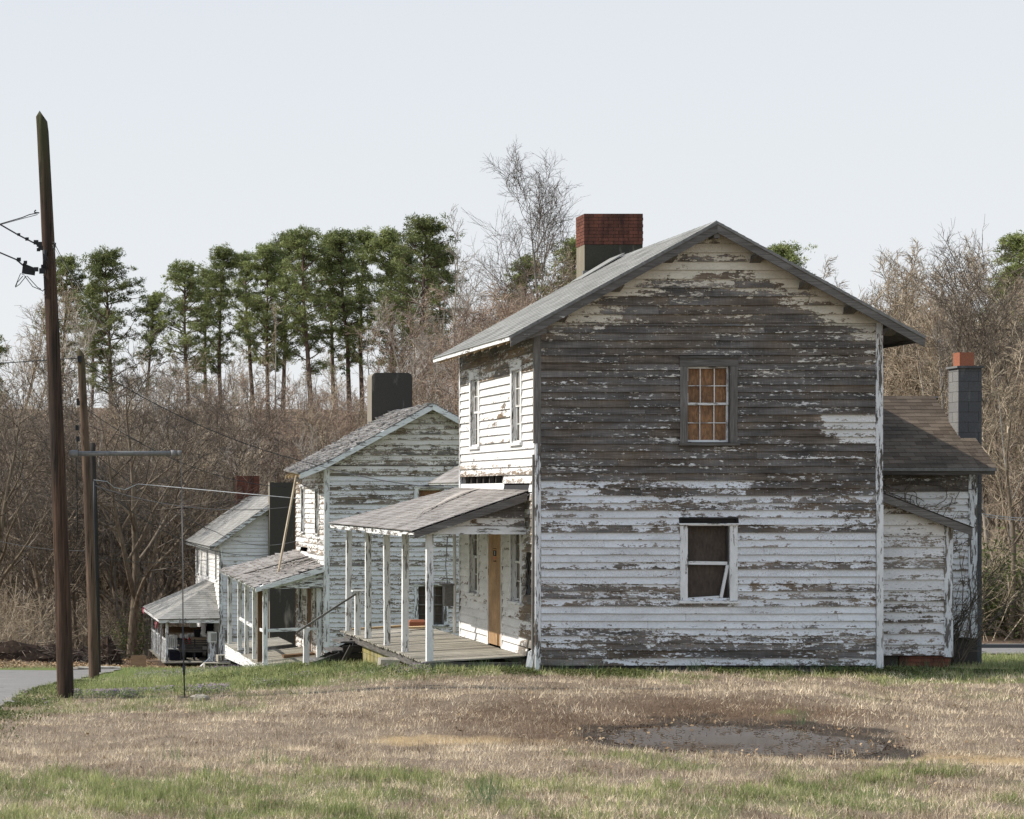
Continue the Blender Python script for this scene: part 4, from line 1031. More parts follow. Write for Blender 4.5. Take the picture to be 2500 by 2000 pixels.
# ================================================================== poles, wires, small things
def hz(x, y): return float(H(np.array([x]), np.array([y]))[0])

def pole(name, base, top, r0, r1, mat, label, group='wooden utility poles by the road', chisel=True, sides=20):
    h = thing(name, base, label, 'utility pole', group)
    mb = MB(); n = 26; V = []; G = []
    base = Vector(base); top = Vector(top)
    for i in range(n + 1):
        f = i / n; c = base.lerp(top, f) + Vector((math.sin(f * 3) * .03, 0, 0)) - Vector((0, 0, .4 * (1 - f) ** 8)); r = r0 + (r1 - r0) * f ** .85
        if i == n and chisel: c.z -= .12
        for k in range(sides):
            t = 2 * math.pi * k / sides; q = r * (1 + .05 * (float(vnoise(k * 1.3, f * 14, 5)) - .5) + (.04 * (float(vnoise(k * .5, f * 3, 8)) - .5)))
            V.append(c + Vector((q * math.cos(t), q * math.sin(t), -.10 * max(0, math.cos(t) - .1) if (i == n and chisel) else 0))); G.append((f * 10, k * .05, 0))
    Fc = [(i * sides + k, i * sides + (k + 1) % sides, (i + 1) * sides + (k + 1) % sides, (i + 1) * sides + k) for i in range(n) for k in range(sides)]
    a = len(V); V.append(top + Vector((-.03, 0, -.015))); G.append((10, 0, 0))
    Fc += [(n * sides + k, n * sides + (k + 1) % sides, a) for k in range(sides)]
    mb.add(V, Fc, G, .5, smooth=True)
    mb.build('shaft', mat, h)
    return h

def sagwire(a, b, sag=.1, n=14):
    a = Vector(a); b = Vector(b)
    return [a.lerp(b, i / n) - Vector((0, 0, 4 * sag * (i / n) * (1 - i / n))) for i in range(n + 1)]

def wire(pts, r, label, mat='wire', group='overhead wires'):
    mb = MB(); mb.tube(pts, r, 6); o = mb.build('overhead_wire', mat); place(o, pts[0]); tag(o, label, 'wire', group); return o

def poles():
    b1 = W(162, 1706, 36); t1 = W(101, 268, 36)
    p1 = pole('utility_pole', b1, t1, .148, .098, 'pole', 'tallest dark brown utility pole in front, with a horizontal pipe strut and black cable box')
    ax = lambda py, dx=0, dy=-.13: W(162 + (101 - 162) * (1706 - py) / (1706 - 268) + dx, py, 36) + Vector((0, dy, 0))
    # strut and guy
    a = W(158, 1108, 36.0) + Vector((.10, 0, 0)); e = W(440, 1107, 36.0)
    s = MB(); s.tube([a, e], .044, 14); st = s.build('strut', 'metal', p1)
    for p_, q_, r_ in ((a - Vector((.02, 0, 0)), a + Vector((.12, 0, 0)), .062), (e - Vector((.16, 0, 0)), e - Vector((.09, 0, 0)), .056), (e - Vector((.05, 0, 0)), e + Vector((.02, 0, 0)), .05)):
        s = MB(); s.tube([p_, q_], r_, 14); s.build('pipe_collar', 'metal', st)
    top = ax(600, 12)
    anchor = W(452, 1690, 35.6); mid = W(446, 1530, 35.7)
    g = MB(); g.tube([e + Vector((.02, 0, .04)), top], .0035, 6)
    g.tube([e + Vector((.02, 0, 0)), mid], .006, 6); g.tube([e + Vector((.02, 0, 0)), e + Vector((.05, 0, -2.0)), mid + Vector((.012, 0, 0))], .005, 6)
    g.build('guy_wire', 'metal', p1)
    g = MB(); g.tube([mid, W(449, 1640, 35.65), anchor - Vector((0, 0, .3))], .012, 8); g.tube([W(447.5, 1572, 35.7), W(448.5, 1606, 35.68)], .026, 8)
    g.tube([W(449, 1626, 35.65), W(449.5, 1650, 35.65)], [.03, .016], 8); g.build('anchor_rod', 'wire', p1)
    g = MB()
    for k in range(4):
        c = W(446, 1512 + k * 3, 35.7); g.tube([c + Vector((.06 * math.cos(t), .05 * math.sin(t), .012 * math.sin(3 * t + k))) for t in [i * .52 + k for i in range(12)]], .005, 5)
    g.build('wire_coil', 'metal', p1)
    # black splice box, cables left, fittings
    b = MB(); c0 = W(70, 657, 36)
    b.hexa([W(53, 668, 35.9), W(85, 673, 35.9), W(85, 673, 36.15), W(53, 668, 36.15), W(56, 642, 35.9), W(87, 655, 35.9), W(87, 655, 36.15), W(56, 642, 36.15)])
    b.build('splice_box', 'black', p1)
    b = MB()
    for (px, py, q) in ((46, 634, .035), (88, 658, .04), (103, 662, .05), (106, 652, .04), (62, 641, .03), (96, 597, .045), (88, 592, .04), (99, 606, .04), (66, 584, .03), (46, 573, .025), (94, 610, .03)):
        b = MB(); c = W(px, py, 35.83); b.box(c.x - q, c.x + q, c.y - q, c.y + q, c.z - q * .8, c.z + q * .9)
        b.build('clamp', 'black', p1)
    b = MB(); c = W(109, 630, 35.78); b.tube([c + Vector((0, 0, .14)), c - Vector((0, 0, .16))], [.03, .034], 8)
    for (x0, y0, x1, y1, x2, y2) in ((108, 610, 118, 640, 108, 690), (104, 650, 112, 700, 104, 712), (60, 674, 80, 700, 104, 710), (66, 674, 92, 702, 100, 706), (56, 674, 42, 690, 38, 702), (64, 674, 48, 694, 40, 700), (60, 672, 50, 668, 37, 700)):
        b.tube([W(x0, y0, 35.82), W(x1, y1, 35.8), W(x2, y2, 35.82)], .007, 5)
    b.build('cable_loop', 'black', p1)
    b = MB(); b.tube([W(84, 519, 35.86), W(85, 515, 35.86), W(88, 513, 35.86)], .012, 6); b.tube([W(84, 519, 35.86), W(96, 520, 35.86)], .012, 6)
    b.tube([W(128, 592, 35.86), W(136, 594, 35.86), W(134, 606, 35.86), W(128, 606, 35.86)], .012, 6); b.tube([W(131, 590, 35.86), W(131, 660, 35.86)], .005, 5)
    b.build('hook', 'wire', p1)
    # second and third pole
    b2 = W(231, 1661, 60); t2 = W(196, 848, 60)
    p2 = pole('utility_pole', b2, t2, .155, .105, 'pole2', 'lighter brown utility pole standing just behind the tallest pole, its top reaching the tree line')
    b = MB()
    for (px, py, q) in ((188, 1045, .07), (190, 1072, .07), (191, 985, .06), (190, 978, .05), (194, 877, .08)):
        b = MB(); c = W(px, py, 59.85); b.box(c.x - q * .7, c.x + q * .7, c.y - q, c.y + q, c.z - q, c.z + q * 1.1); b.build('clamp', 'black', p2)
    b = MB(); b.tube([W(189, 1075, 59.85), W(186, 1120, 59.85), W(190, 1300, 59.83)], .012, 5); b.build('ground_wire', 'black', p2)
    b3 = W(239, 1640, 73); t3 = W(225, 1082, 73)
    p3 = pole('utility_pole', b3, t3, .11, .10, 'pole3', 'slim black utility pole half hidden behind the lighter brown pole', chisel=False, sides=12)
    b = MB(); b.tube([W(230, 1175, 72.8), W(231, 1250, 72.8), W(236, 1470, 72.8), W(240, 1630, 72.8)], .045, 8); b.build('riser_conduit', 'black', p3)
    b = MB(); b.hexa([W(232, 1510, 72.72), W(237, 1510, 72.72), W(237, 1510, 72.75), W(232, 1510, 72.75), W(231, 1475, 72.72), W(236, 1475, 72.72), W(236, 1475, 72.75), W(231, 1475, 72.75)]); b.build('marker_plate', 'plastic_white', p3)
    # wires
    wire([W(93, 520, 35.86), W(72, 524, 35.9), W(55, 531, 35.9), W(0, 547, 36), W(-900, 760, 40)], .009, 'highest black cable leaving the top of the tallest pole to the left')
    wire([W(92, 524, 35.86), W(58, 533, 35.9), W(0, 549, 36.05), W(-900, 700, 41)], .006, 'thin wire twisted just under the highest cable left of the tallest pole')
    wire([W(-900, 150, 39), W(0, 548, 36.0), W(45, 574, 35.9), W(96, 600, 35.86)], .014, 'thick black cable sloping down from the left edge to the middle of the tallest pole')
    wire([W(-900, 290, 39), W(0, 617, 36.0), W(40, 634, 35.9), W(56, 648, 35.9)], .014, 'thick black cable running from the left edge into the black splice box')
    wire(sagwire(W(-900, 930, 44), W(193, 874, 59.9), .05), .014, 'dark wire crossing behind the tallest pole to the top of the lighter pole')
    wire([W(134, 596, 35.9), W(146, 620, 37), W(195, 700, 43), W(225, 760, 50)], .006, 'thin wire dropping to the right from the tallest pole in front of the pines')
    wire(sagwire(W(196, 878, 60), W(765, 1133, 60.9), .35) + sagwire(W(765, 1133, 60.9), W(1110, 1195, 45), .1)[1:], .013, 'service wire from the top of the lighter pole across to the big house')
    wire(sagwire(W(198, 990, 60), W(700, 1190, 62), .5), .010, 'thin wire from the middle of the lighter pole down to the middle house')
    w = [W(229, 1172, 72.8), W(262, 1176, 73), W(278, 1190, 73.5), W(305, 1196, 74), W(337, 1182, 75), W(430, 1190, 73), W(560, 1202, 69), W(726, 1217, 66.2)]
    wire(w, .013, 'light grey cable with a slack dip from the black pole to the middle house', 'wire_grey')
    wire(sagwire(W(230, 1185, 72.8), W(726, 1236, 66.3), .4), .014, 'black cable just below the light grey cable reaching the middle house')
    wire(sagwire(W(228, 1105, 72.8), W(528, 1299, 86), .3) + sagwire(W(528, 1299, 86), W(722, 1322, 66.3), .3)[1:], .013, 'black cable passing down over the far house roof to the middle house')
    wire(sagwire(W(230, 1178, 72.8), W(660, 1354, 84), .8), .013, 'lowest black cable crossing the front of the far house')
    wire(sagwire(W(-80, 1300, 80), W(232, 1345, 73), .2), .012, 'dark wire low on the left in front of the bare woods')
    wire(sagwire(W(234, 1360, 73), W(540, 1362, 88), .2), .010, 'thin wire from the black pole to the upper corner of the far house')
    wire(sagwire(W(2385, 1252, 62), W(2600, 1262, 66), .1), .012, 'upper thin grey wire at the right behind the block chimney', 'wire_grey')
    wire(sagwire(W(2385, 1257, 62), W(2600, 1268, 66), .1), .010, 'lower thin grey wire at the right behind the block chimney', 'wire_grey')

def cinder(parent, x, y, z, rot, L=.40, Wd=.20, Hh=.19, up=False):
    """hollow concrete block"""
    mb = MB(); t = .032
    bx = [(-L/2, L/2, -Wd/2, -Wd/2+t), (-L/2, L/2, Wd/2-t, Wd/2), (-L/2, -L/2+t, -Wd/2+t, Wd/2-t), (L/2-t, L/2, -Wd/2+t, Wd/2-t), (-t/2, t/2, -Wd/2+t, Wd/2-t)]
    c, s_ = math.cos(rot), math.sin(rot)
    for (a, b, d, e) in bx:
        P = []
        for zz in (0, Hh):
            for (u, v) in ((a, d), (b, d), (b, e), (a, e)):
                if up: lx, ly, lz = u, zz - Hh / 2, v + Wd / 2
                else: lx, ly, lz = u, v, zz
                P.append((x + lx * c - ly * s_, y + lx * s_ + ly * c, z + lz))
        mb.hexa(P, .5 + R.uniform(-.3, .3))
    return mb

def steps_and_blocks():
    # rotten steps at the end of the big porch
    h = thing('wooden_steps', (7.9, 46.5, -.6), 'collapsing black rotten wooden steps at the far end of the big porch', 'steps')
    for (xa, xb, z, ya) in ((7.80, 8.30, -.01, 46.0), (7.62, 8.04, -.21, 46.05), (7.22, 7.74, -.44, 46.1)):
        b = MB(); b.hexa([(xa, ya, z - .05), (xb, ya, z - .03), (xb, ya + 1.1, z - .03), (xa, ya + 1.1, z - .06), (xa, ya, z - .01), (xb, ya, z + .01), (xb, ya + 1.1, z), (xa, ya + 1.1, z - .02)]); b.build('tread', 'trim_grey', h)
    for y in (46.05, 46.55, 47.05):
        b = MB(); b.hexa([(7.25, y, -.78), (8.2, y, -.78), (8.2, y + .05, -.78), (7.25, y + .05, -.78), (7.35, y, -.52), (8.2, y, -.07), (8.2, y + .05, -.07), (7.35, y + .05, -.52)]); b.build('stringer', 'black_wood', h)
    b = MB(); b.beam((8.2, 46.3, -.05), (7.8, 46.4, -.62), .05, .3); b.beam((7.9, 46.2, -.2), (8.2, 46.25, -.6), .05, .22); b.beam((8.0, 46.15, -.3), (7.7, 46.2, -.7), .04, .2); b.build('fallen_riser', 'black_wood', h)
    for (p, q, w_) in (((7.75, 45.85, -.60), (8.25, 45.9, -.12), .24), ((7.35, 45.8, -.62), (7.9, 45.85, -.38), .2), ((7.95, 45.8, -.55), (8.12, 45.82, -.05), .16), ((8.0, 45.7, -.62), (8.35, 45.75, -.2), .26), ((7.72, 45.6, -.50), (8.3, 45.62, -.45), .16), ((7.70, 45.55, -.33), (8.28, 45.6, -.30), .15), ((7.78, 45.58, -.16), (8.3, 45.6, -.13), .15), ((7.5, 45.5, -.56), (7.75, 45.5, -.2), .12), ((7.15, 45.3, -.50), (7.7, 45.35, -.30), .2), ((7.3, 45.2, -.42), (7.95, 45.2, -.5), .18), ((7.05, 45.4, -.62), (7.45, 45.4, -.36), .14), ((7.6, 45.1, -.6), (7.9, 45.15, -.05), .1)):
        b = MB(); b.beam(p, q, .05, w_); b.build('fallen_riser', 'black_wood', h)
    b = MB(); b.beam((7.03, 45.9, -.75), (7.05, 45.9, .30), .12, .12); b.build('rail_post', 'trim_white', h)
    b = MB(); b.beam((8.17, 46.0, .1), (8.17, 46.0, 1.06), .12, .12); b.box(8.05, 8.33, 45.9, 46.12, 1.065, 1.10); b.build('rail_post', 'trim_white', h)
    b = MB(); b.beam((6.83, 45.83, .20), (8.12, 45.92, 1.02), .04, .04); b.build('handrail', 'trim_grey', h)
    b = cinder(None, 0, 0, 0, 0)
    b = MB(); b.hexa([(7.70, 40.9, hz(7.9, 41) - .1), (8.06, 40.85, hz(7.9, 41) - .1), (8.10, 41.3, -.25), (7.72, 41.35, -.25), (7.72, 40.92, -.01), (8.08, 40.87, -.02), (8.08, 41.3, -.0), (7.74, 41.32, .0)]); o = b.build('concrete_block', 'block_tan'); place(o, (7.9, 41, -.3)); tag(o, 'worn tan concrete step block on the grass against the big porch edge', 'block')
    b = MB(); b.hexa([(8.1, 38.9, -.25), (8.45, 38.85, -.25), (8.45, 39.1, -.25), (8.1, 39.1, -.25), (8.13, 38.9, -.06), (8.3, 38.86, -.09), (8.3, 39.1, -.09), (8.13, 39.1, -.06)])
    o = b.build('broken_stone', 'block_tan'); place(o, (8.2, 39, -.2)); tag(o, 'broken pale masonry lump under the near corner of the big porch', 'stone')
    # block steps at the middle house
    for (x, y, z, r, u, lb) in ((7.70, 71.35, -2.72, .05, True, 'hollow concrete block at the bottom left of the block steps by the middle porch'), (8.12, 71.3, -2.72, -.03, True, 'hollow concrete block in the middle of the bottom row of the block steps'),
                            (8.54, 71.35, -2.72, .04, True, 'hollow concrete block at the bottom right of the block steps by the middle porch'), (8.15, 71.5, -2.47, .1, True, 'hollow concrete block on the left of the upper row of the block steps'), (8.55, 71.45, -2.47, -.06, True, 'hollow concrete block on the right of the upper row of the block steps')):
        m = cinder(None, x, y, z, r, .41, .22, .36, up=u); o = m.build('concrete_block', 'block_tan'); place(o, (x, y, z)); tag(o, lb, 'block', 'concrete block steps')
    b = MB(); b.beam((8.88, 63.4, .80), (9.26, 62.3, 3.72), .05, .055); o = b.build('leaning_board', 'pale_wood'); place(o, (8.88, 63.4, .8)); tag(o, 'long pale pole propped from the middle porch roof up to the eave', 'pole')
    b = MB(); b.hexa([(9.0, 63.0, -1.70), (9.9, 62.9, -1.60), (9.9, 63.3, -1.60), (9.0, 63.4, -1.70), (9.0, 63.0, -1.62), (9.9, 62.9, -1.54), (9.9, 63.3, -1.54), (9.0, 63.4, -1.62)]); o = b.build('loose_plank', 'brown_wood'); place(o, (9.4, 63.1, -1.65)); tag(o, 'reddish loose plank lying on the deck of the middle porch', 'plank')
    # things lying on the big porch
    b = MB(); z = .25
    V = []
    for zz, e in ((0, 0), (.10, .0), (.15, .04)):
        V += [(9.48 + e, 46.9 + e, z + zz), (9.86 - e, 46.9 + e, z + zz), (9.86 - e, 47.1 - e, z + zz), (9.48 + e, 47.1 - e, z + zz)]
    b.add(V, [(3, 2, 1, 0), (8, 9, 10, 11)] + [(a + k, a + (k + 1) % 4, a + 4 + (k + 1) % 4, a + 4 + k) for a in (0, 4) for k in range(4)], seed=.5)
    o = b.build('rusty_box', 'terra'); place(o, (9.67, 47, z)); tag(o, 'rusty orange box left at the back corner of the big porch', 'box')
    b = MB(); b.hexa([(9.3, 46.2, .245), (9.9, 46.4, .245), (9.9, 46.65, .245), (9.3, 46.4, .245), (9.3, 46.2, .285), (9.9, 46.4, .29), (9.9, 46.65, .29), (9.3, 46.4, .285)]); o = b.build('loose_plank', 'raw_wood'); place(o, (9.6, 46.4, .25)); tag(o, 'short yellowish loose plank in front of the rusty box on the big porch', 'plank')
    b = MB(); b.hexa([(8.3, 47.42, .13), (9.9, 47.40, .24), (9.9, 47.6, .24), (8.3, 47.6, .13), (8.3, 47.42, .17), (9.9, 47.40, .28), (9.9, 47.6, .28), (8.3, 47.6, .17)]); o = b.build('loose_plank', 'raw_wood'); place(o, (9, 47.5, .2)); tag(o, 'long weathered plank along the far edge of the big porch', 'plank')
    # small pale rock in the lawn
    c = W(490, 1702, 35.0); mb = MB(); V = []; n = 10
    for j, (zz, rr) in enumerate(((-.06, 1.0), (.04, 1.0), (.10, .75), (.125, .3))):
        for k in range(n):
            t = 2 * math.pi * k / n; q = rr * (1 + .3 * (R.random() - .5)); V.append(c + Vector((.16 * q * math.cos(t), .09 * q * math.sin(t), zz * .6 - .03 + R.uniform(-.01, .01))))
    mb.add(V, [(j * n + k, j * n + (k + 1) % n, (j + 1) * n + (k + 1) % n, (j + 1) * n + k) for j in range(3) for k in range(n)] + [tuple(3 * n + k for k in range(n))])
    o = mb.build('rock', 'block_tan'); place(o, c); tag(o, 'small pale flat rock in the grass below the pipe strut', 'rock')
    c = W(335, 1628, 84); b = MB(); b.hexa([c + Vector(p) for p in ((-.3, 0, -.1), (.35, 0, -.1), (.35, .05, -.1), (-.3, .05, -.1), (-.22, .3, .42), (.38, .3, .42), (.38, .35, .42), (-.22, .35, .42))])
    o = b.build('propped_board', 'brown_wood'); place(o, c); tag(o, 'small dark board frame tilted up on the grass left of the far porch', 'board')
    b = MB(); c0 = W(185, 1640, 80)
    for (xa, xb, ya, yb) in ((2.9, 3.6, 79.4, 80.0), (3.6, 4.4, 79.3, 79.8), (4.4, 5.2, 79.1, 79.5)):
        z = hz(xa, ya); b.hexa([(xa, ya, z - .2), (xb, ya - .1, z - .2), (xb, yb, z - .2), (xa, yb, z - .2), (xa, ya, z + .12), (xb, ya - .1, z + .1), (xb, yb, z + .1), (xa, yb, z + .13)])
    o = b.build('kerb_end', 'block_tan'); place(o, (4, 79.5, hz(4, 79.5))); tag(o, 'broken pale concrete kerb stones between the two brown poles', 'kerb')

def clutter():
    Z = -3.84
    # slatted bench
    h = thing('slatted_bench', (8.95, 89.3, Z), 'dark slatted wooden bench with its back turned on the far porch', 'bench')
    b = MB()
    for k in range(7): b.box(8.32, 9.58, 89.1 + k * .008, 89.13 + k * .008, Z + .36 + k * .075, Z + .41 + k * .075)
    b.build('backrest', 'dark_wood', h)
    b = MB()
    for k in range(5): b.box(8.32, 9.58, 89.2 + k * .09, 89.27 + k * .09, Z + .40, Z + .43)
    b.build('seat', 'dark_wood', h)
    for x in (8.36, 8.95, 9.5):
        for y in (89.12, 89.62):
            b = MB(); b.box(x, x + .05, y, y + .05, Z, Z + (.9 if y < 89.3 else .40)); b.build('leg', 'black', h)
    b = MB(); b.box(8.30, 8.36, 89.2, 89.7, Z + .6, Z + .64); b.box(9.54, 9.60, 89.2, 89.7, Z + .6, Z + .64); b.build('armrest', 'dark_wood', h)
    # white chair
    h = thing('garden_chair', (8.05, 90.2, Z), 'white slatted garden chair behind the railing of the far porch', 'chair')
    b = MB()
    for k in range(6): b.box(7.86 + k * .085, 7.93 + k * .085, 90.42, 90.44, Z + .42, Z + .98)
    b.build('backrest', 'plastic_white', h)
    b = MB(); b.box(7.86, 8.36, 89.95, 90.42, Z + .40, Z + .43); b.build('seat', 'plastic_white', h)
    for x in (7.86, 8.32):
        for y in (89.96, 90.4):
            b = MB(); b.box(x, x + .04, y, y + .04, Z, Z + .40); b.build('leg', 'plastic_white', h)
    # white appliance
    h = thing('window_air_conditioner', (9.75, 89.0, Z), 'white air conditioner box standing on a stand beside the far house corner', 'air conditioner')
    b = MB(); b.box(9.50, 9.86, 88.75, 89.2, Z + .8, Z + 1.24); b.build('case', 'plastic_white', h)
    b = MB()
    for k in range(8): b.box(9.62, 9.84, 88.73, 88.748, Z + .86 + k * .042, Z + .88 + k * .042)
    b.build('grille', 'metal', h)
    b = MB(); b.box(9.52, 9.84, 88.8, 89.15, Z, Z + .79); b.build('stand', 'trim_peel', h)
    # boxes, tubs, jugs
    def bx(name, mat, x0, x1, y0, y1, z0, z1, lb, cat, tp=.0):
        m = MB(); m.hexa([(x0 + tp, y0 + tp, z0), (x1 - tp, y0 + tp, z0), (x1 - tp, y1 - tp, z0), (x0 + tp, y1 - tp, z0), (x0, y0, z1), (x1, y0, z1), (x1, y1, z1), (x0, y1, z1)])
        m.box(x0 - .015, x1 + .015, y0 - .015, y0 + .01, z1 - .05, z1 + .005); m.box(x0 - .015, x1 + .015, y1 - .01, y1 + .015, z1 - .05, z1 + .005)
        m.box(x0 - .015, x0 + .01, y0 + .011, y1 - .011, z1 - .05, z1 + .005); m.box(x1 - .01, x1 + .015, y0 + .011, y1 - .011, z1 - .05, z1 + .005)
        o = m.build(name, mat); place(o, ((x0 + x1) / 2, (y0 + y1) / 2, z0)); tag(o, lb, cat)
    bx('cardboard_box', 'card', 8.95, 9.55, 89.9, 90.4, Z + .62, Z + .92, 'tan cardboard box on the table of the far porch', 'box')
    bx('work_table', 'dark_wood', 8.6, 9.65, 89.8, 90.5, Z + .56, Z + .615, 'dark low table top holding boxes on the far porch', 'table')
    bx('plastic_tub', 'black', 8.35, 8.75, 90.0, 90.4, Z, Z + .85, 'black tapered bin beside the white chair on the far porch', 'tub', .06)
    bx('wooden_crate', 'brown_wood', 7.95, 9.6, 92.6, 92.7, Z + .95, Z + 1.2, 'long brown board shelf at the back of the far porch', 'shelf')
    bx('blue_crate', 'ink', 7.95, 8.45, 89.4, 89.8, Z, Z + .38, 'dark navy crate low behind the railing of the far porch', 'crate')
    bx('hanging_planter', 'black', 9.05, 9.35, 90.2, 90.5, -2.95, -2.6, 'black planter hanging under the far porch roof', 'planter', .05)
    bx('styrofoam_cooler', 'plastic_white', 8.95, 9.25, 90.9, 91.3, -2.55, -2.2, 'white box hung high at the back of the far porch', 'box')
    m = MB()
    for k in range(16):
        x = 8.1 + R.random() * 1.35; y = 91 + R.random() * .8; z = Z + .80 + R.random() * .18; q = .05 + R.random() * .07
        m.hexa([(x - q, y - q, z - q), (x + q, y - q, z - q * .8), (x + q, y + q, z - q), (x - q, y + q, z - q * .7), (x - q * .6, y - q * .7, z + q), (x + q * .5, y - q, z + q * .8), (x + q * .6, y + q, z + q * .7), (x - q, y + q * .6, z + q)])
    o = m.build('crumpled_bags', 'plastic_white'); place(o, (8.8, 91.4, Z + .8)); tag(o, 'heap of crumpled white bags on the far porch', 'bags', kind='stuff')
    bx('storage_bench', 'cloth_dark', 8.0, 9.5, 91.0, 91.9, Z, Z + .78, 'dark covered chest under the white bags on the far porch', 'chest')
    for i, (x, lb) in enumerate(((8.6, 'red jug, left of the pair on the far porch table'), (8.82, 'red jug, right of the pair on the far porch table'))):
        m = MB(); m.tube([(x, 89.95, Z + .62), (x, 89.95, Z + .80), (x, 89.95, Z + .88), (x, 89.95, Z + .92)], [.07, .07, .03, .03], 10); o = m.build('jug', 'red'); place(o, (x, 89.95, Z + .62)); tag(o, lb, 'jug', 'red jugs')
    # hanging dark coat
    m = MB(); m.hexa([(9.62, 90.3, -3.0), (9.88, 90.3, -3.05), (9.88, 90.42, -3.05), (9.62, 90.42, -3.0), (9.68, 90.33, -2.15), (9.84, 90.33, -2.15), (9.84, 90.4, -2.15), (9.68, 90.4, -2.15)])
    m.hexa([(9.55, 90.32, -2.75), (9.66, 90.32, -2.8), (9.66, 90.4, -2.8), (9.55, 90.4, -2.75), (9.66, 90.34, -2.22), (9.74, 90.34, -2.22), (9.74, 90.38, -2.22), (9.66, 90.38, -2.22)])
    o = m.build('hanging_coat', 'cloth_dark'); place(o, (9.75, 90.35, -2.2)); tag(o, 'dark coat hanging beside the door of the far porch', 'coat')
    def cloth(px, py, Y, w, hh, lb):
        c = W(px, py, Y); m = MB(); V = []
        for i in range(5):
            for k in range(4): V.append(c + Vector((w * (k / 3 - .5) * (1 - .1 * i) + R.uniform(-.02, .02), .04 * math.sin(k * 2 + i), -hh * i / 4)))
        n = len(V); V += [v + Vector((0, .012, 0)) for v in V]
        m.add(V, [(i * 4 + k, i * 4 + k + 1, i * 4 + k + 5, i * 4 + k + 4) for i in range(4) for k in range(3)] + [(n + i * 4 + k + 4, n + i * 4 + k + 5, n + i * 4 + k + 1, n + i * 4 + k) for i in range(4) for k in range(3)])
        o = m.build('faded_cloth', 'pink'); place(o, c); tag(o, lb, 'cloth', 'pink cloths on the far porch')
    cloth(353, 1483, 96.3, .24, .28, 'faded pink cloth hanging from the left tip of the far porch roof')
    cloth(382, 1518, 91.3, .16, .30, 'faded pink cloth tied to a post of the far porch')
    b = MB(); b.beam((7.4, 87.9, hz(7.4, 87.9)), (7.72, 90.6, -2.6), .04, .04); o = b.build('leaning_stick', 'dark_wood'); place(o, (7.4, 87.9, -4)); tag(o, 'thin dark stick leaning on the railing of the far porch', 'stick')
    b = MB(); b.beam((9.1, 88.0, -4.0), (9.5, 88.1, -3.65), .16, .03); b.beam((9.45, 87.95, -3.62), (9.85, 88.0, -4.0), .16, .03); o = b.build('board_trestle', 'trim_white'); place(o, (9.5, 88, -4)); tag(o, 'two white boards leaned together on the ground before the far porch', 'boards')
# ================================================================== vegetation
def tubes(P0, P1, R0, R1, sides):
    P0 = np.asarray(P0, float); P1 = np.asarray(P1, float); R0 = np.asarray(R0); R1 = np.asarray(R1)
    d = P1 - P0; L = np.linalg.norm(d, axis=1, keepdims=True); d = d / np.maximum(L, 1e-6)
    ref = np.where(np.abs(d[:, 2:3]) < .9, np.array([[0, 0, 1.0]]), np.array([[1.0, 0, 0]]))
    a = np.cross(d, ref); a /= np.linalg.norm(a, axis=1, keepdims=True); b = np.cross(d, a)
    t = np.arange(sides) * 2 * math.pi / sides
    off = a[:, None, :] * np.cos(t)[None, :, None] + b[:, None, :] * np.sin(t)[None, :, None]
    v = np.concatenate([P0[:, None, :] + off * R0[:, None, None], P1[:, None, :] + off * R1[:, None, None]], 1).reshape(-1, 3)
    n = len(P0); k = np.arange(sides); base = np.arange(n)[:, None] * 2 * sides
    f = np.stack([base + k, base + (k + 1) % sides, base + sides + (k + 1) % sides, base + sides + k], -1).reshape(-1, 4)
    return v, f

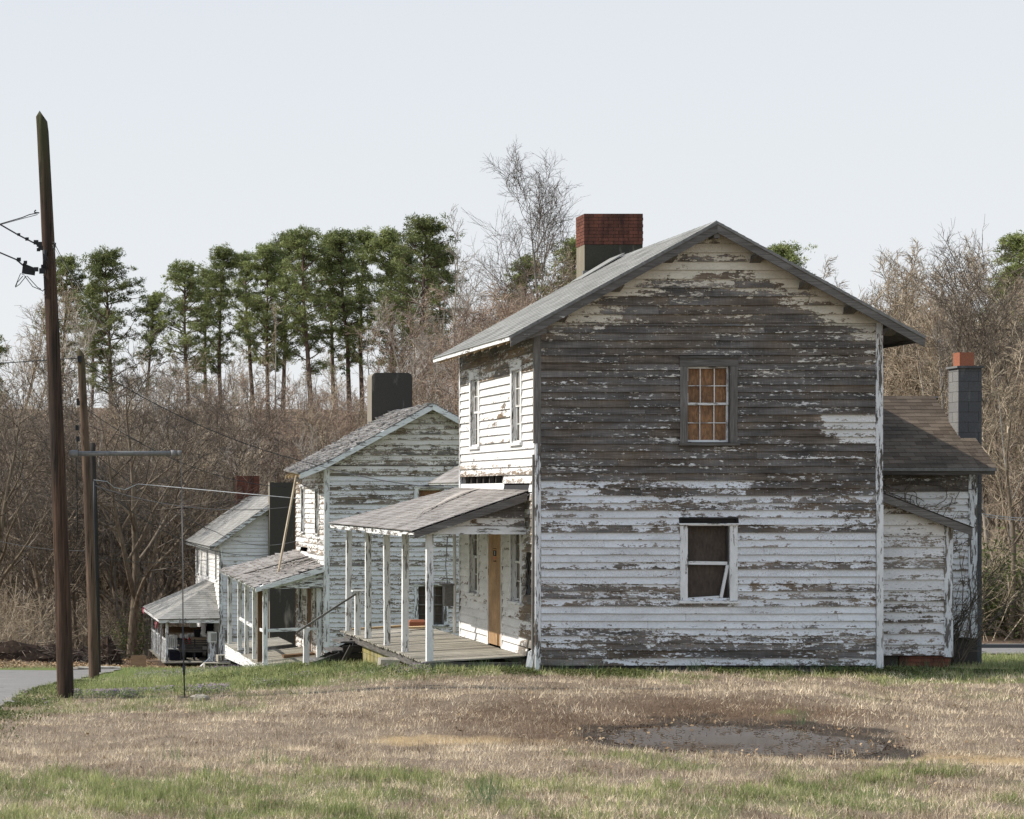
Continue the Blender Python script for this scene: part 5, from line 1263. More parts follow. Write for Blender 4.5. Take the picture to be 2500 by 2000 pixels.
CURL = .48
def grow_tree(rg, height=13, r0=.16, first=.3, nl=9, spread=1.0, lean=(0, 0), up=.25, lv=(7, 6, 4), forks=1, straight=.12, l1=.42):
    """returns (trunk segs, crown segs): lists of (p0,p1,r0,r1)"""
    T, C = [], []
    def limb(p, d, L, r, n, out, curve, trop):
        curve *= CURL
        pts = [(p, r)]; st = L / n
        for i in range(n):
            d = d + Vector((rg.gauss(0, curve), rg.gauss(0, curve), rg.gauss(0, curve * .6) + trop)); d.normalize()
            q = p + d * st; rr = r * (1 - ((i + 1) / n) ** 1.1 * .93) + .003
            out.append((p, q + d * st * .04, pts[-1][1], rr)); pts.append((q, rr)); p = q
        return pts, d
    def side(pts, f):
        i = min(len(pts) - 2, int(f * (len(pts) - 1))); g = f * (len(pts) - 1) - i
        return pts[i][0].lerp(pts[i + 1][0], g), pts[i][1] * (1 - g) + pts[i + 1][1] * g, (pts[i + 1][0] - pts[i][0]).normalized()
    def rot(d, ang):
        a = Vector((rg.gauss(0, 1), rg.gauss(0, 1), rg.gauss(0, .6))); a = (a - d * a.dot(d)); a.normalize()
        return (d * math.cos(ang) + a * math.sin(ang)).normalized()
    roots = []
    tp, _ = limb(Vector((0, 0, -.3)), Vector((lean[0], lean[1], 1)).normalized(), height * .93, r0, 11, T, straight, .05)
    roots.append(tp)
    for k in range(forks - 1):
        p, r, d = side(tp, rg.uniform(.12, .4)); t2, _ = limb(p, rot(d, rg.uniform(.25, .55)), height * rg.uniform(.55, .75), r * .75, 9, T, straight, .10); roots.append(t2)
    for tp in roots:
        for i in range(nl):
            f = first + (1 - first) * (i + rg.random()) / nl; f = min(f, .98)
            p, r, d = side(tp, f)
            L = height * l1 * (1.15 - .75 * f) * rg.uniform(.7, 1.2) * spread
            dd = rot(d, rg.uniform(.6, 1.15)); dd.z = max(dd.z, -.05)
            p1, _ = limb(p, dd.normalized(), L, r * .55, 6, T if r > .06 else C, .17, .06 + up * .3)
            for j in range(lv[0]):
                f2 = .2 + .8 * (j + rg.random()) / lv[0]; q, rr, e = side(p1, min(f2, .97))
                p2, _ = limb(q, rot(e, rg.uniform(.4, 1.05)), L * rg.uniform(.3, .55) * (1.2 - .5 * f2), max(.013, rr * .55), 4, C, .24, .03 + up * .15)
                for m in range(lv[1]):
                    f3 = .15 + .85 * (m + rg.random()) / lv[1]; q3, r3, e3 = side(p2, min(f3, .97))
                    p3, _ = limb(q3, rot(e3, rg.uniform(.4, 1.2)), L * rg.uniform(.14, .30), max(.009, r3 * .6), 3, C, .30, .02)
                    for w in range(lv[2]):
                        q4, r4, e4 = side(p3, rg.uniform(.1, .97))
                        ee = rot(e4, rg.uniform(.3, .9)); LL = L * rg.uniform(.05, .12) + .12
                        C.append((q4, q4 + ee * LL, max(.0065, r4 * .6), .005))
    return T, C

def segs_mesh(name, S, mat, sides, scale_r=1.0):
    P0 = np.array([s[0] for s in S]); P1 = np.array([s[1] for s in S]); R0 = np.array([s[2] for s in S]) * scale_r; R1 = np.array([s[3] for s in S]) * scale_r
    v, f = tubes(P0, P1, R0, R1, sides)
    sd = np.repeat(NR.random(len(S)) ** 1.8, sides * 2)  # random tone, few very light twigs: sunlit highlights put into the colour
    return np_mesh(name, v, f, mat, sd, smooth=sides > 4, parent=False)

def tree_proto(seed, mats, sides=3, tw=1.0, **kw):
    rg = random.Random(seed); T, C = grow_tree(rg, **kw)
    zs = sorted(s[1].z for s in C); return segs_mesh('trunk', T, mats[0], 8), segs_mesh('crown', C, mats[1], sides, tw), zs[int(len(zs) * .995)]

def put_tree(protos, x, y, rz, s, label, group=None, name='bare_tree', cat='tree', sz=None, z=None):
    z = hz(x, y) - .05 if z is None else z
    o = thing(name, (x, y, z), label, cat, group); o.rotation_euler = (0, 0, rz); o.scale = (s, s, sz or s)
    for nm, me in zip(('trunk', 'crown'), protos[:2]):
        c = bpy.data.objects.new(nm, me); COL.objects.link(c); c.parent = o
    return o

def pine_proto(seed, height=17, crown=.5, width=2.6, r0=.22, dense=1.0, clump=.66):
    rg = random.Random(seed); T = []; leaves = []
    p = Vector((0, 0, -.3)); d = Vector((rg.uniform(-.04, .04), rg.uniform(-.04, .04), 1)).normalized(); n = 14; pts = [(p, r0)]
    for i in range(n):
        d = (d + Vector((rg.gauss(0, .02), rg.gauss(0, .02), .02))).normalized(); q = p + d * (height / n); rr = r0 * (1 - .82 * (i + 1) / n)
        T.append((p, q, pts[-1][1], rr)); pts.append((q, rr)); p = q
    cl = []
    nb = int(50 * dense)
    for i in range(nb):
        f = 1 - crown + crown * ((i + rg.random()) / nb) ** .8
        if rg.random() < .08: f = rg.uniform(.32, 1 - crown)
        f = min(f, .985); k = f * n; j = min(n - 1, int(k)); c = pts[j][0].lerp(pts[j + 1][0], k - j)
        t = rg.uniform(0, 2 * math.pi); prof = math.sin(math.pi * min(1, max(.05, (f - (1 - crown)) / crown * .78 + .22))) ** .7 if f > 1 - crown else .5
        L = width * max(.25, prof) * rg.uniform(.55, 1.15)
        e = Vector((math.cos(t), math.sin(t), rg.uniform(.05, 1.0))).normalized(); q = c; m = 4
        for s in range(m):
            e = (e + Vector((rg.gauss(0, .12), rg.gauss(0, .12), rg.gauss(.03, .1)))).normalized(); q2 = q + e * L / m
            T.append((q, q2, .05 * (1 - s / m) + .012, .05 * (1 - (s + 1) / m) + .012)); 
            if s >= 1:
                for _ in range(3):
                    o = q2 + Vector((rg.gauss(0, .42), rg.gauss(0, .42), rg.gauss(.05, .2))); T.append((q2, o, .015, .008)); cl.append((o, clump * rg.uniform(.35, .75)))
            q = q2
        cl.append((q, clump * rg.uniform(.5, .85)))
    for _ in range(10):
        cl.append((pts[-1][0] + Vector((rg.gauss(0, .45), rg.gauss(0, .45), rg.uniform(-.9, .2))), clump * .8))
    V = []; N = 38
    cs = np.array([c for c, _ in cl]); rs = np.array([r for _, r in cl])
    K = len(cl) * N
    g = np.random.default_rng(seed)
    dirs = g.normal(size=(K, 3)); dirs /= np.linalg.norm(dirs, axis=1, keepdims=True)
    rad = g.random(K) ** .5
    C = np.repeat(cs, N, 0) + dirs * (rad * np.repeat(rs, N))[:, None] * np.array([1, 1, .8])
    ax = dirs + g.normal(size=(K, 3)) * .7 + np.array([0, 0, .35]); ax /= np.linalg.norm(ax, axis=1, keepdims=True)
    sd = np.cross(ax, g.normal(size=(K, 3))); sd /= np.linalg.norm(sd, axis=1, keepdims=True)
    L = g.uniform(.14, .30, K)[:, None]; Wd = g.uniform(.018, .045, K)[:, None]
    v = np.stack([C - ax * L * .5 - sd * Wd, C - ax * L * .5 + sd * Wd, C + ax * L * .5], 1).reshape(-1, 3)
    f = np.arange(K * 3).reshape(-1, 3)
    seed_c = np.repeat(g.random(len(cl)), N) * .6 + g.random(K) * .4
    return segs_mesh('trunk', T, 'bark_pine', 7), np_mesh('crown', v, f, 'needles', np.repeat(seed_c, 3), parent=False)

def shrub_segs(rg, h=2.2, n=14, spread=.8, lv=(6, 4)):
    S = []
    for i in range(n):
        t = rg.uniform(0, 6.28); d = Vector((math.cos(t) * spread * rg.random(), math.sin(t) * spread * rg.random(), 1)).normalized()
        p = Vector((rg.gauss(0, .25), rg.gauss(0, .25), -.1)); L = h * rg.uniform(.5, 1.1); r = .016; pts = [p]
        for k in range(5):
            d = (d + Vector((rg.gauss(0, .2), rg.gauss(0, .2), rg.gauss(-.02, .15)))).normalized(); q = p + d * L / 5; S.append((p, q, r * (1 - k * .15), r * (1 - (k + 1) * .15))); p = q; pts.append(p)
        for j in range(lv[0]):
            k = rg.randint(1, 4); q = pts[k].lerp(pts[k + 1], rg.random()); e = (d + Vector((rg.gauss(0, .8), rg.gauss(0, .8), rg.gauss(0, .5)))).normalized(); LL = L * rg.uniform(.15, .4)
            q2 = q + e * LL; S.append((q, q2, .008, .005))
            for w in range(lv[1]):
                q3 = q.lerp(q2, rg.random()); e3 = (e + Vector((rg.gauss(0, .7), rg.gauss(0, .7), rg.gauss(0, .6)))).normalized(); S.append((q3, q3 + e3 * LL * rg.uniform(.2, .6), .005, .004))
    return S

def scatter_np(name, protos, spots, mat, label, cat, tw=1.0, sides=3):
    """spots: (x,y,rz,s); one stuff object"""
    VS, FS, SD = [], [], []; off = 0
    for (x, y, rz, s) in spots:
        v, f = protos[NR.integers(len(protos))]
        c, q = math.cos(rz), math.sin(rz)
        w = v * s; w = np.stack([w[:, 0] * c - w[:, 1] * q + x, w[:, 0] * q + w[:, 1] * c + y, w[:, 2] + hz(x, y)], 1)
        VS.append(w); FS.append(f + off); off += len(v); SD.append(np.full(len(v), NR.random()) * .6 + np.repeat(NR.random(len(v) // (2 * sides)), 2 * sides) * .4)
    o = np_mesh(name, np.concatenate(VS), np.concatenate(FS), mat, np.concatenate(SD))
    tag(o, label, cat, kind='stuff'); return o

def woods():
    A = dict(
        fork=[tree_proto(900, ('bark', 'twig_dark'), height=15, r0=.2, nl=11, lv=(6, 4, 3), first=.4, spread=1.15, up=.5, forks=3, straight=.1, tw=1.2)],
        mid=[tree_proto(100 + i, ('bark', 'twig'), height=12, r0=.13, nl=11, lv=(5, 5, 3), tw=1.25, forks=1 + i % 2, first=.22, spread=.9, up=.35) for i in range(5)],
        red=[tree_proto(200 + i, ('bark', 'twig_red'), height=12, r0=.11, nl=12, lv=(5, 5, 3), tw=1.25, forks=1 + i % 3, first=.25, spread=.8, up=.5) for i in range(3)],
        tall=[tree_proto(300 + i, ('bark', 'twig'), height=20, r0=.2, nl=13, lv=(5, 5, 3), tw=1.25, forks=1 + (i > 0), first=.35, spread=.75, up=.6) for i in range(3)],
        pale=[tree_proto(400 + i, ('bark_pale', 'twig_pale'), height=16, r0=.15, nl=9, lv=(5, 4, 3), tw=1.2, forks=1, first=.3, spread=.8, up=.6) for i in range(3)],
        dark=[tree_proto(500 + i, ('bark', 'twig_dark'), height=13, r0=.22, nl=12, lv=(5, 5, 3), tw=1.25, forks=2, first=.2, spread=1.25, up=.1, straight=.16) for i in range(3)],
        pole=[tree_proto(700 + i, ('bark_grey', 'twig'), height=15, r0=.13, nl=8, lv=(4, 3, 3), first=.45, spread=.6, up=.8, straight=.05) for i in range(3)],
        sky=[tree_proto(800 + i, ('bark_grey', 'twig_dark'), height=22, r0=.2, nl=26, lv=(8, 6, 3), first=.32, spread=1.05, up=.75, straight=.04, l1=.34, tw=1.1) for i in range(2)],
        right=[tree_proto(600 + i, ('bark', 'twig'), height=14, r0=.13, nl=13, lv=(5, 5, 3), tw=1.25, forks=3, first=.18, spread=.72, up=.75) for i in range(3)],
    )
    rg = random.Random(5)
    def at(px, Y, top_py, kind, label, i=None, group='bare trees of the wood', rz=None, **k):
        x = (px - VPX) * Y / F_PX; z = hz(x, Y); ht = EYE + (VPY - top_py) * Y / F_PX - z
        pr = A[kind][rg.randrange(len(A[kind])) if i is None else i]
        return put_tree(pr, x, Y, rg.uniform(0, 6.28) if rz is None else rz, ht / pr[2], label, group, **k)
    # trees one can point at
    at(1352, 138, 362, 'sky', 'tallest bare tree, its fine crown standing highest above the wood left of the brick chimney', 0)
    at(1112, 132, 505, 'pale', 'pale slender bare tree just right of the last tall pine', 0)
    at(1195, 128, 640, 'pale', 'whitish bare tree right of the pines with drooping pale limbs', 1)
    at(1280, 135, 610, 'mid', 'bushy bare tree directly left of the brick chimney', 1)
    at(1415, 140, 610, 'red', 'russet bare tree behind the brick chimney', 1)
    at(1065, 120, 720, 'pale', 'leaning white barked tree above the eave of the big house', 2)
    at(2338, 78, 572, 'fork', 'tall dark forked bare tree directly behind the block chimney', 0)
    at(2222, 92, 606, 'right', 'broad twiggy bare tree left of the dark forked tree behind the wing', 0)
    at(2140, 96, 610, 'right', 'bare tree beside the right slope of the big roof', 1)
    at(2050, 100, 625, 'right', 'bare tree top rising just over the right slope of the big roof', 2)
    at(2285, 100, 600, 'right', 'slim bare tree between the broad twiggy tree and the dark forked tree', 2)
    at(2440, 82, 690, 'right', 'bare tree at the right edge under the lone pine', 1)
    at(2470, 68, 800, 'mid', 'pale trunked bare tree at the far right edge near the road', 0)
    at(2400, 90, 700, 'red', 'russet bare tree right of the block chimney', 0)
    at(40, 150, 690, 'right', 'bare tree standing alone against the sky at the left edge', 0)
    at(95, 140, 740, 'pale', 'pale bare tree just left of the tallest pole', 1)
    at(318, 101, 830, 'dark', 'big dark bare tree with thick curved trunk left of the far house', 0, sz=None)
    at(498, 112, 900, 'dark', 'dark bare tree forking low behind the far house roof', 1)
    at(600, 118, 960, 'dark', 'dark crooked bare tree right behind the far brick chimney', 2)
    at(-20, 96, 880, 'dark', 'dark bare tree reaching in from the left edge with long low boughs', 2)
    at(120, 104, 960, 'dark', 'dark low boughed bare tree behind the tallest pole', 1)
    at(668, 150, 735, 'pole', 'grey bare tree standing among the middle pines', 1)
    at(905, 150, 790, 'pole', 'grey bare tree between the right hand pines', 0)
    # pines
    P = [pine_proto(1, crown=.66, width=2.9, r0=.24), pine_proto(2, crown=.6, width=2.2), pine_proto(3, crown=.55, width=2.0, dense=.8), pine_proto(4, crown=.72, width=3.3, dense=1.35), pine_proto(5, crown=.45, width=1.8, dense=.65)]
    pines = [(148, 622, 195, 1, 'tall pine partly hidden behind the tallest pole'), (275, 606, 190, 3, 'broad rounded pine standing alone right of the tallest pole'),
             (345, 712, 188, 4, 'thin small pine just right of the broad rounded pine'), (222, 690, 200, 1, 'pine filling in left of the broad rounded pine'),
             (466, 632, 186, 0, 'first pine of the middle row, with full lower boughs'), (505, 655, 196, 2, 'narrow pine tucked between the first two of the middle row'), (541, 600, 190, 2, 'tall slim pine second in the middle row'),
             (618, 612, 205, 0, 'bushy pine third in the middle row'), (655, 596, 198, 3, 'dense pine behind the third of the middle row'), (690, 568, 204, 3, 'high domed pine left of the tallest straight pine'),
             (764, 551, 188, 0, 'straight thick trunked pine in the centre of the row with a domed top'), (818, 566, 200, 1, 'pine just right of the thick trunked one'), (852, 556, 190, 1, 'pine with bare lower trunk in the right half of the row'),
             (886, 560, 196, 2, 'slim pine left of the gap before the last two pines'), (950, 557, 192, 1, 'pine left neighbour of the highest pine'), (1030, 518, 180, 0, 'highest pine at the right end of the row'),
             (1078, 590, 186, 2, 'slender pine on the right shoulder of the highest pine'), (985, 600, 200, 3, 'dense pine low behind the highest pine'),
             (1268, 615, 165, 4, 'small green pine peeking out left of the tallest bare tree'), (1392, 575, 158, 1, 'green pine just left of the brick chimney'),
             (1888, 592, 150, 1, 'pine top just visible over the right slope of the big roof'), (2462, 566, 128, 1, 'lone pine high at the right edge'), (2420, 650, 135, 4, 'smaller pine low to the left of the lone pine'), (2530, 640, 130, 0, 'pine cut by the right edge of the picture'), (8, 805, 165, 4, 'short pine at the left edge above the brush')]
    for (px, py, Y, i, lb) in pines:
        x = (px - VPX) * Y / F_PX; z = hz(x, Y); ht = EYE + (VPY - py) * Y / F_PX - z; s = ht / 17.1
        put_tree(P[i], x, Y, rg.uniform(0, 6.28), s * 1.10, lb, 'pines on the ridge', 'pine_tree', 'pine tree', sz=s, z=z)
    # the thicket: individuals
    n = 0; kinds = ['mid'] * 4 + ['red'] * 2 + ['pale'] + ['dark'] + ['pole'] * 4
    lbs = {'mid': 'slender brown bare tree packed among its like in the thicket', 'red': 'russet twigged bare tree packed among its like in the thicket', 'pale': 'pale twigged bare tree packed among its like in the thicket', 'dark': 'dark twigged bare tree packed among its like in the thicket', 'right': 'upright many stemmed bare tree packed among its like in the thicket', 'tall': 'tall slim bare tree on the wooded slope', 'pole': 'straight grey trunked bare tree packed among its like in the thicket'}
    # left and middle
    for i in range(142):
        px = rg.uniform(-60, 1250) if i < 120 else rg.uniform(1200, 1500); Y = rg.choice([118, 126, 134, 143, 152, 162, 174]) + rg.uniform(-4, 4)
        k = rg.choice(kinds)
        top = 885 + 40 * math.sin(px * .011) + rg.uniform(-30, 120) + (150 - Y) * .8
        if px > 1000: top = 690 + rg.uniform(0, 140); k = rg.choice(['mid', 'red', 'red', 'pale'])
        at(px, Y, top, k, lbs[k], group='bare trees of the thicket ' + k)
    for i in range(24):
        at(rg.uniform(-60, 700), rg.uniform(104, 118), rg.uniform(1050, 1200), rg.choice(['mid', 'dark', 'mid']), lbs['mid'] if False else 'low bare sapling at the foot of the thicket', group='saplings at the foot of the thicket')
    for i in range(30):      # far ridge row, showing between the pine trunks
        at(rg.uniform(-100, 1500), rg.uniform(190, 225), rg.uniform(850, 950), rg.choice(['tall', 'pole', 'pole']), lbs['tall'], group='slim trees on the slope')
    for i in range(62):      # right side
        px = rg.uniform(2130, 2620); Y = rg.uniform(72, 150); k = rg.choice(['mid', 'red', 'right', 'mid', 'right', 'pole', 'pole', 'pale'])
        top = rg.uniform(640, 900) + (Y < 90) * 60 + (px > 2350) * 20
        at(px, Y, top, k, lbs[k], group='bare trees of the thicket ' + k)
    for i in range(12): at(rg.uniform(1500, 2150), rg.uniform(110, 150), rg.uniform(700, 800), 'mid', lbs['mid'], group='bare trees of the thicket mid')
    for i in range(22):
        q = rg.random() < .6; Y = rg.uniform(112, 160) if q else rg.uniform(72, 130); k = rg.choice(['mid', 'red', 'pole']); at(rg.uniform(-520, -70) if q else rg.uniform(2620, 2950), Y, rg.uniform(780, 930), k, lbs[k], group='bare trees of the thicket ' + k)
    # brush
    rs = random.Random(9)
    PR = []
    for i in range(7):
        S = shrub_segs(rs, 2.6, 12, .9, (7, 4)); a = tubes(np.array([s[0] for s in S]), np.array([s[1] for s in S]), np.array([s[2] for s in S]) * 1.1, np.array([s[3] for s in S]) * 1.1, 3); PR.append(a)
    sp = []
    for i in range(520):
        Y = 88 + 75 * NR.random() ** 1.3; px = NR.uniform(-80, 1300); x = (px - VPX) * Y / F_PX
        if Y < 97: continue
        if Y < 102 and px > 190: continue
        if Y < 108 and px > 330: continue
        sp.append((x, Y, NR.uniform(0, 6.28), NR.uniform(.7, 1.7) * (1 if Y > 96 else .6)))
    scatter_np('woodland_brush', PR, sp, 'twig', 'tangle of leafless brown brush and briars filling the foot of the wood', 'brush')
    sp = []
    for i in range(230):
        Y = 67.5 + 45 * NR.random(); px = NR.uniform(2120, 2650); sp.append(((px - VPX) * Y / F_PX, Y, NR.uniform(0, 6.28), NR.uniform(.6, 1.4)))
    scatter_np('roadside_brush', PR, sp, 'twig', 'tangle of leafless brush beyond the road at the right', 'brush')
    # brush piles (dark humps) on the left
    def hump(px, py, Y, w, hh, mat, lb, n=340, cat='brush pile'):
        c = W(px, py, Y); c.z = hz(c.x, Y); S = []
        for i in range(n):
            t = NR.uniform(0, 6.28); r = NR.random() ** .5; q = Vector((c.x + w * r * math.cos(t), c.y + .8 * r * math.sin(t), c.z + hh * (1 - r * r) * NR.random() - .05))
            d = Vector(NR.normal(size=3)); d.z *= .5; d.normalize(); L = NR.uniform(.15, .6); S.append((q, q + d * L, NR.uniform(.006, .022), .005))
        P0 = np.array([s[0] for s in S]) - np.array(c); P1 = np.array([s[1] for s in S]) - np.array(c)
        v, f = tubes(P0, P1, np.array([s[2] for s in S]), np.array([s[3] for s in S]), 4)
        o = np_mesh('brush_pile', v, f, mat, np.repeat(NR.random(len(S)), 8)); o.location = c; tag(o, lb, cat, 'brush piles')
        # earth core
        m = MB(); V = []; k = 12
        for j in range(5):
            for a in range(k):
                t = 2 * math.pi * a / k; rr = math.cos(j / 5 * 1.57) * R.uniform(.8, 1.1); V.append((c.x + w * .85 * rr * math.cos(t), c.y + .65 * rr * math.sin(t), c.z - .1 + hh * .85 * math.sin(j / 5 * 1.57) * R.uniform(.85, 1.1)))
        V.append((c.x, c.y, c.z + hh * .85)); m.add(V, [(j * k + a, j * k + (a + 1) % k, (j + 1) * k + (a + 1) % k, (j + 1) * k + a) for j in range(4) for a in range(k)] + [(4 * k + a, 4 * k + (a + 1) % k, 5 * k) for a in range(k)])
        m.build('earth_core', 'earth', o)
    M['earth'] = mat_simple('dark_earth', (.045, .03, .022), .95, .1, var=.4, scale=6, bump=.8)
    hump(30, 1600, 90, 2.6, 1.1, 'twig_dark', 'long dark brush pile at the left edge beyond the road')
    hump(128, 1600, 91, 1.9, .95, 'twig_dark', 'dark brush pile beyond the road behind the tallest pole')
    hump(205, 1590, 92, 1.2, .8, 'twig_dark', 'dark brush pile between the two brown poles')
    hump(262, 1590, 90.5, .75, 1.45, 'twig_dark', 'upright dark root ball just right of the lighter pole')
    hump(-60, 1600, 92, 2.6, 1.3, 'twig_dark', 'dark brush pile running out of the left edge')
    # green shrubs
    def bush(px, Y, w, hh, n, lb, mat='green_leaf'):
        x = (px - VPX) * Y / F_PX; z = hz(x, Y); S = shrub_segs(rs, hh, 12, .9, (5, 3)); me = segs_mesh('stems', S, 'twig_dark', 3)
        o = thing('evergreen_shrub', (x, Y, z), lb, 'shrub', 'green shrubs'); c = bpy.data.objects.new('stems', me); COL.objects.link(c); c.parent = o
        g = NR; C = g.normal(size=(n, 3)) * np.array([w, w * .6, hh * .28]) + np.array([0, 0, hh * .5]); C[:, 2] = np.abs(C[:, 2])
        ax = g.normal(size=(n, 3)); ax /= np.linalg.norm(ax, axis=1, keepdims=True); sd = np.cross(ax, g.normal(size=(n, 3))); sd /= np.linalg.norm(sd, axis=1, keepdims=True)
        L = g.uniform(.04, .10, n)[:, None]; v = np.stack([C - ax * L, C + sd * L * .45, C + ax * L, C - sd * L * .45], 1).reshape(-1, 3)
        np_mesh('foliage', v, np.arange(n * 4).reshape(-1, 4), mat, np.repeat(g.random(n), 4), parent=o)
    bush(2440, 68.5, 1.3, 2.6, 2600, 'olive green shrub at the right edge behind the road')
    bush(2490, 70, 1.2, 2.9, 2600, 'olive green shrub cut by the right edge behind the road')
    bush(2405, 69, .8, 2.0, 1500, 'smaller olive shrub beside the block chimney across the road')
    bush(292, 101, .7, 1.7, 500, 'green leafy shrub behind the root ball')
    bush(332, 101.5, .5, 2.2, 500, 'green leafy shrub right of the big dark trunk')
    bush(24, 130, 1.6, 4, 1500, 'green shrub high among the brush at the left edge')
    # bare shrub and vines at the wing
    S = []
    for i in range(34):
        p = Vector((18.3 + rs.gauss(0, .22), 40.45 + rs.uniform(-.15, .1), -.2)); d = Vector((rs.gauss(.12, .28), rs.gauss(-.1, .15), 1)).normalized(); L = rs.uniform(1.0, 3.0); r = .012
        for k in range(7):
            d = (d + Vector((rs.gauss(.03, .16), rs.gauss(0, .08), .02))).normalized(); q = p + d * L / 7; q.y = min(q.y, 40.8); S.append((p, q, r, r * .85)); r *= .85
            if k > 0:
                for w in range(3):
                    e = (d + Vector((rs.gauss(0, .8), rs.gauss(0, .4), rs.gauss(0, .5)))).normalized(); q2 = q + e * rs.uniform(.15, .5); q2.y = min(q2.y, 40.85); S.append((q, q2, .005, .003))
            p = q
    me = segs_mesh('bare_shrub', [(a - Vector((18.3, 40.45, 0)), b - Vector((18.3, 40.45, 0)), c, d) for a, b, c, d in S], 'twig_dark', 4); o = bpy.data.objects.new('bare_shrub', me); COL.objects.link(o); o.location = (18.3, 40.45, 0); tag(o, 'leafless dark shrub growing between the lean-to and the block chimney', 'shrub')
    S = []
    for i in range(46):
        p = Vector((rs.uniform(16.3, 19.0), 40.93, rs.uniform(2.4, 3.4))); a = rs.uniform(0, 6.28); r = .007
        for k in range(12):
            a += rs.gauss(0, .45); q = p + Vector((math.cos(a) * .11, 0, math.sin(a) * .09)); q.y = 40.93 + rs.uniform(-.03, .01); q.x = min(19.2, max(16.2, q.x)); q.z = min(3.52, max(1.0, q.z)); S.append((p, q, r, r * .95)); p = q
    me = segs_mesh('climbing_vine', [(a - Vector((17.6, 40.93, 3)), b - Vector((17.6, 40.93, 3)), c, d) for a, b, c, d in S], 'twig_dark', 4); o = bpy.data.objects.new('climbing_vine', me); COL.objects.link(o); o.location = (17.6, 40.93, 3); tag(o, 'bare dark vine crawling over the wing wall under the wing eave', 'vine')

# ------------------------------------------------------------------ ground cover
def inview(n, ya, yb, margin=1.0, xa=None, xb=None):
    y = NR.uniform(ya, yb, n); x0 = 45 * y / F_PX - margin; x1 = 2545 * y / F_PX + margin
    x = x0 + (x1 - x0) * NR.random(n)
    return x, y
def blocked(x, y):
    b = (x > 9.9) & (x < 16.2) & (y > 37.98) & (y < 47)
    b |= (x > 8.1) & (x < 10) & (y > 38.6) & (y < 47.6)
    b |= (x > 16) & (x < 19.7) & (y > 38.6) & (y < 45) & ~((x > 17.75) & (y < 40.9))
    b |= (x > 8.1) & (x < 16.2) & (y > 61.4) & (y < 71)
    b |= (x > 7.5) & (x < 15) & (y > 88) & (y < 99)
    b |= (x < roadside(y) + .12 * (vnoise(y * 2.1, y * 0, 3) - .5) * 4) & (y < 82)
    b |= (y > 57.5) & (y < 64.6) & (x > 19)
    b |= pud(x, y) < .98
    return b
def blades(name, x, y, L, wd, mat, label, cat, lean=.5, bend=.6, two=True):
    n = len(x); z = H(x, y)
    a = NR.uniform(0, 2 * math.pi, n); f = NR.uniform(0, 2 * math.pi, n)
    ln = np.abs(NR.normal(0, lean, n)); dx = np.cos(a) * np.sin(ln); dy = np.sin(a) * np.sin(ln); dz = np.cos(ln)
    sx, sy = np.cos(f) * wd / 2, np.sin(f) * wd / 2
    P = np.stack([x, y, z - .004], 1)
    mid = P + np.stack([dx, dy, dz], 1) * (L * .55)[:, None]
    b2 = ln + NR.uniform(0, bend, n); tip = mid + np.stack([np.cos(a) * np.sin(b2), np.sin(a) * np.sin(b2), np.cos(b2)], 1) * (L * .45)[:, None]
    S = np.stack([sx, sy, 0 * sx], 1)
    if two:
        v = np.stack([P - S, P + S, mid + S * .75, mid - S * .75, tip], 1).reshape(-1, 3); i = np.arange(n) * 5
        f1 = np.stack([i, i + 1, i + 2], 1); f2 = np.stack([i, i + 2, i + 3], 1); f3 = np.stack([i + 3, i + 2, i + 4], 1); F_ = np.concatenate([f1, f2, f3]); k = 5
    else:
        v = np.stack([P - S, P + S, tip], 1).reshape(-1, 3); F_ = np.arange(n * 3).reshape(-1, 3); k = 3
    cl = fbm(x * 2, y * 2, 44)
    sd = np.clip(NR.random(n) * .62 + (cl - .38) * 1.1, 0, 1)
    o = np_mesh(name, v, F_, mat, np.repeat(sd, k)); tag(o, label, cat, kind='stuff'); return o

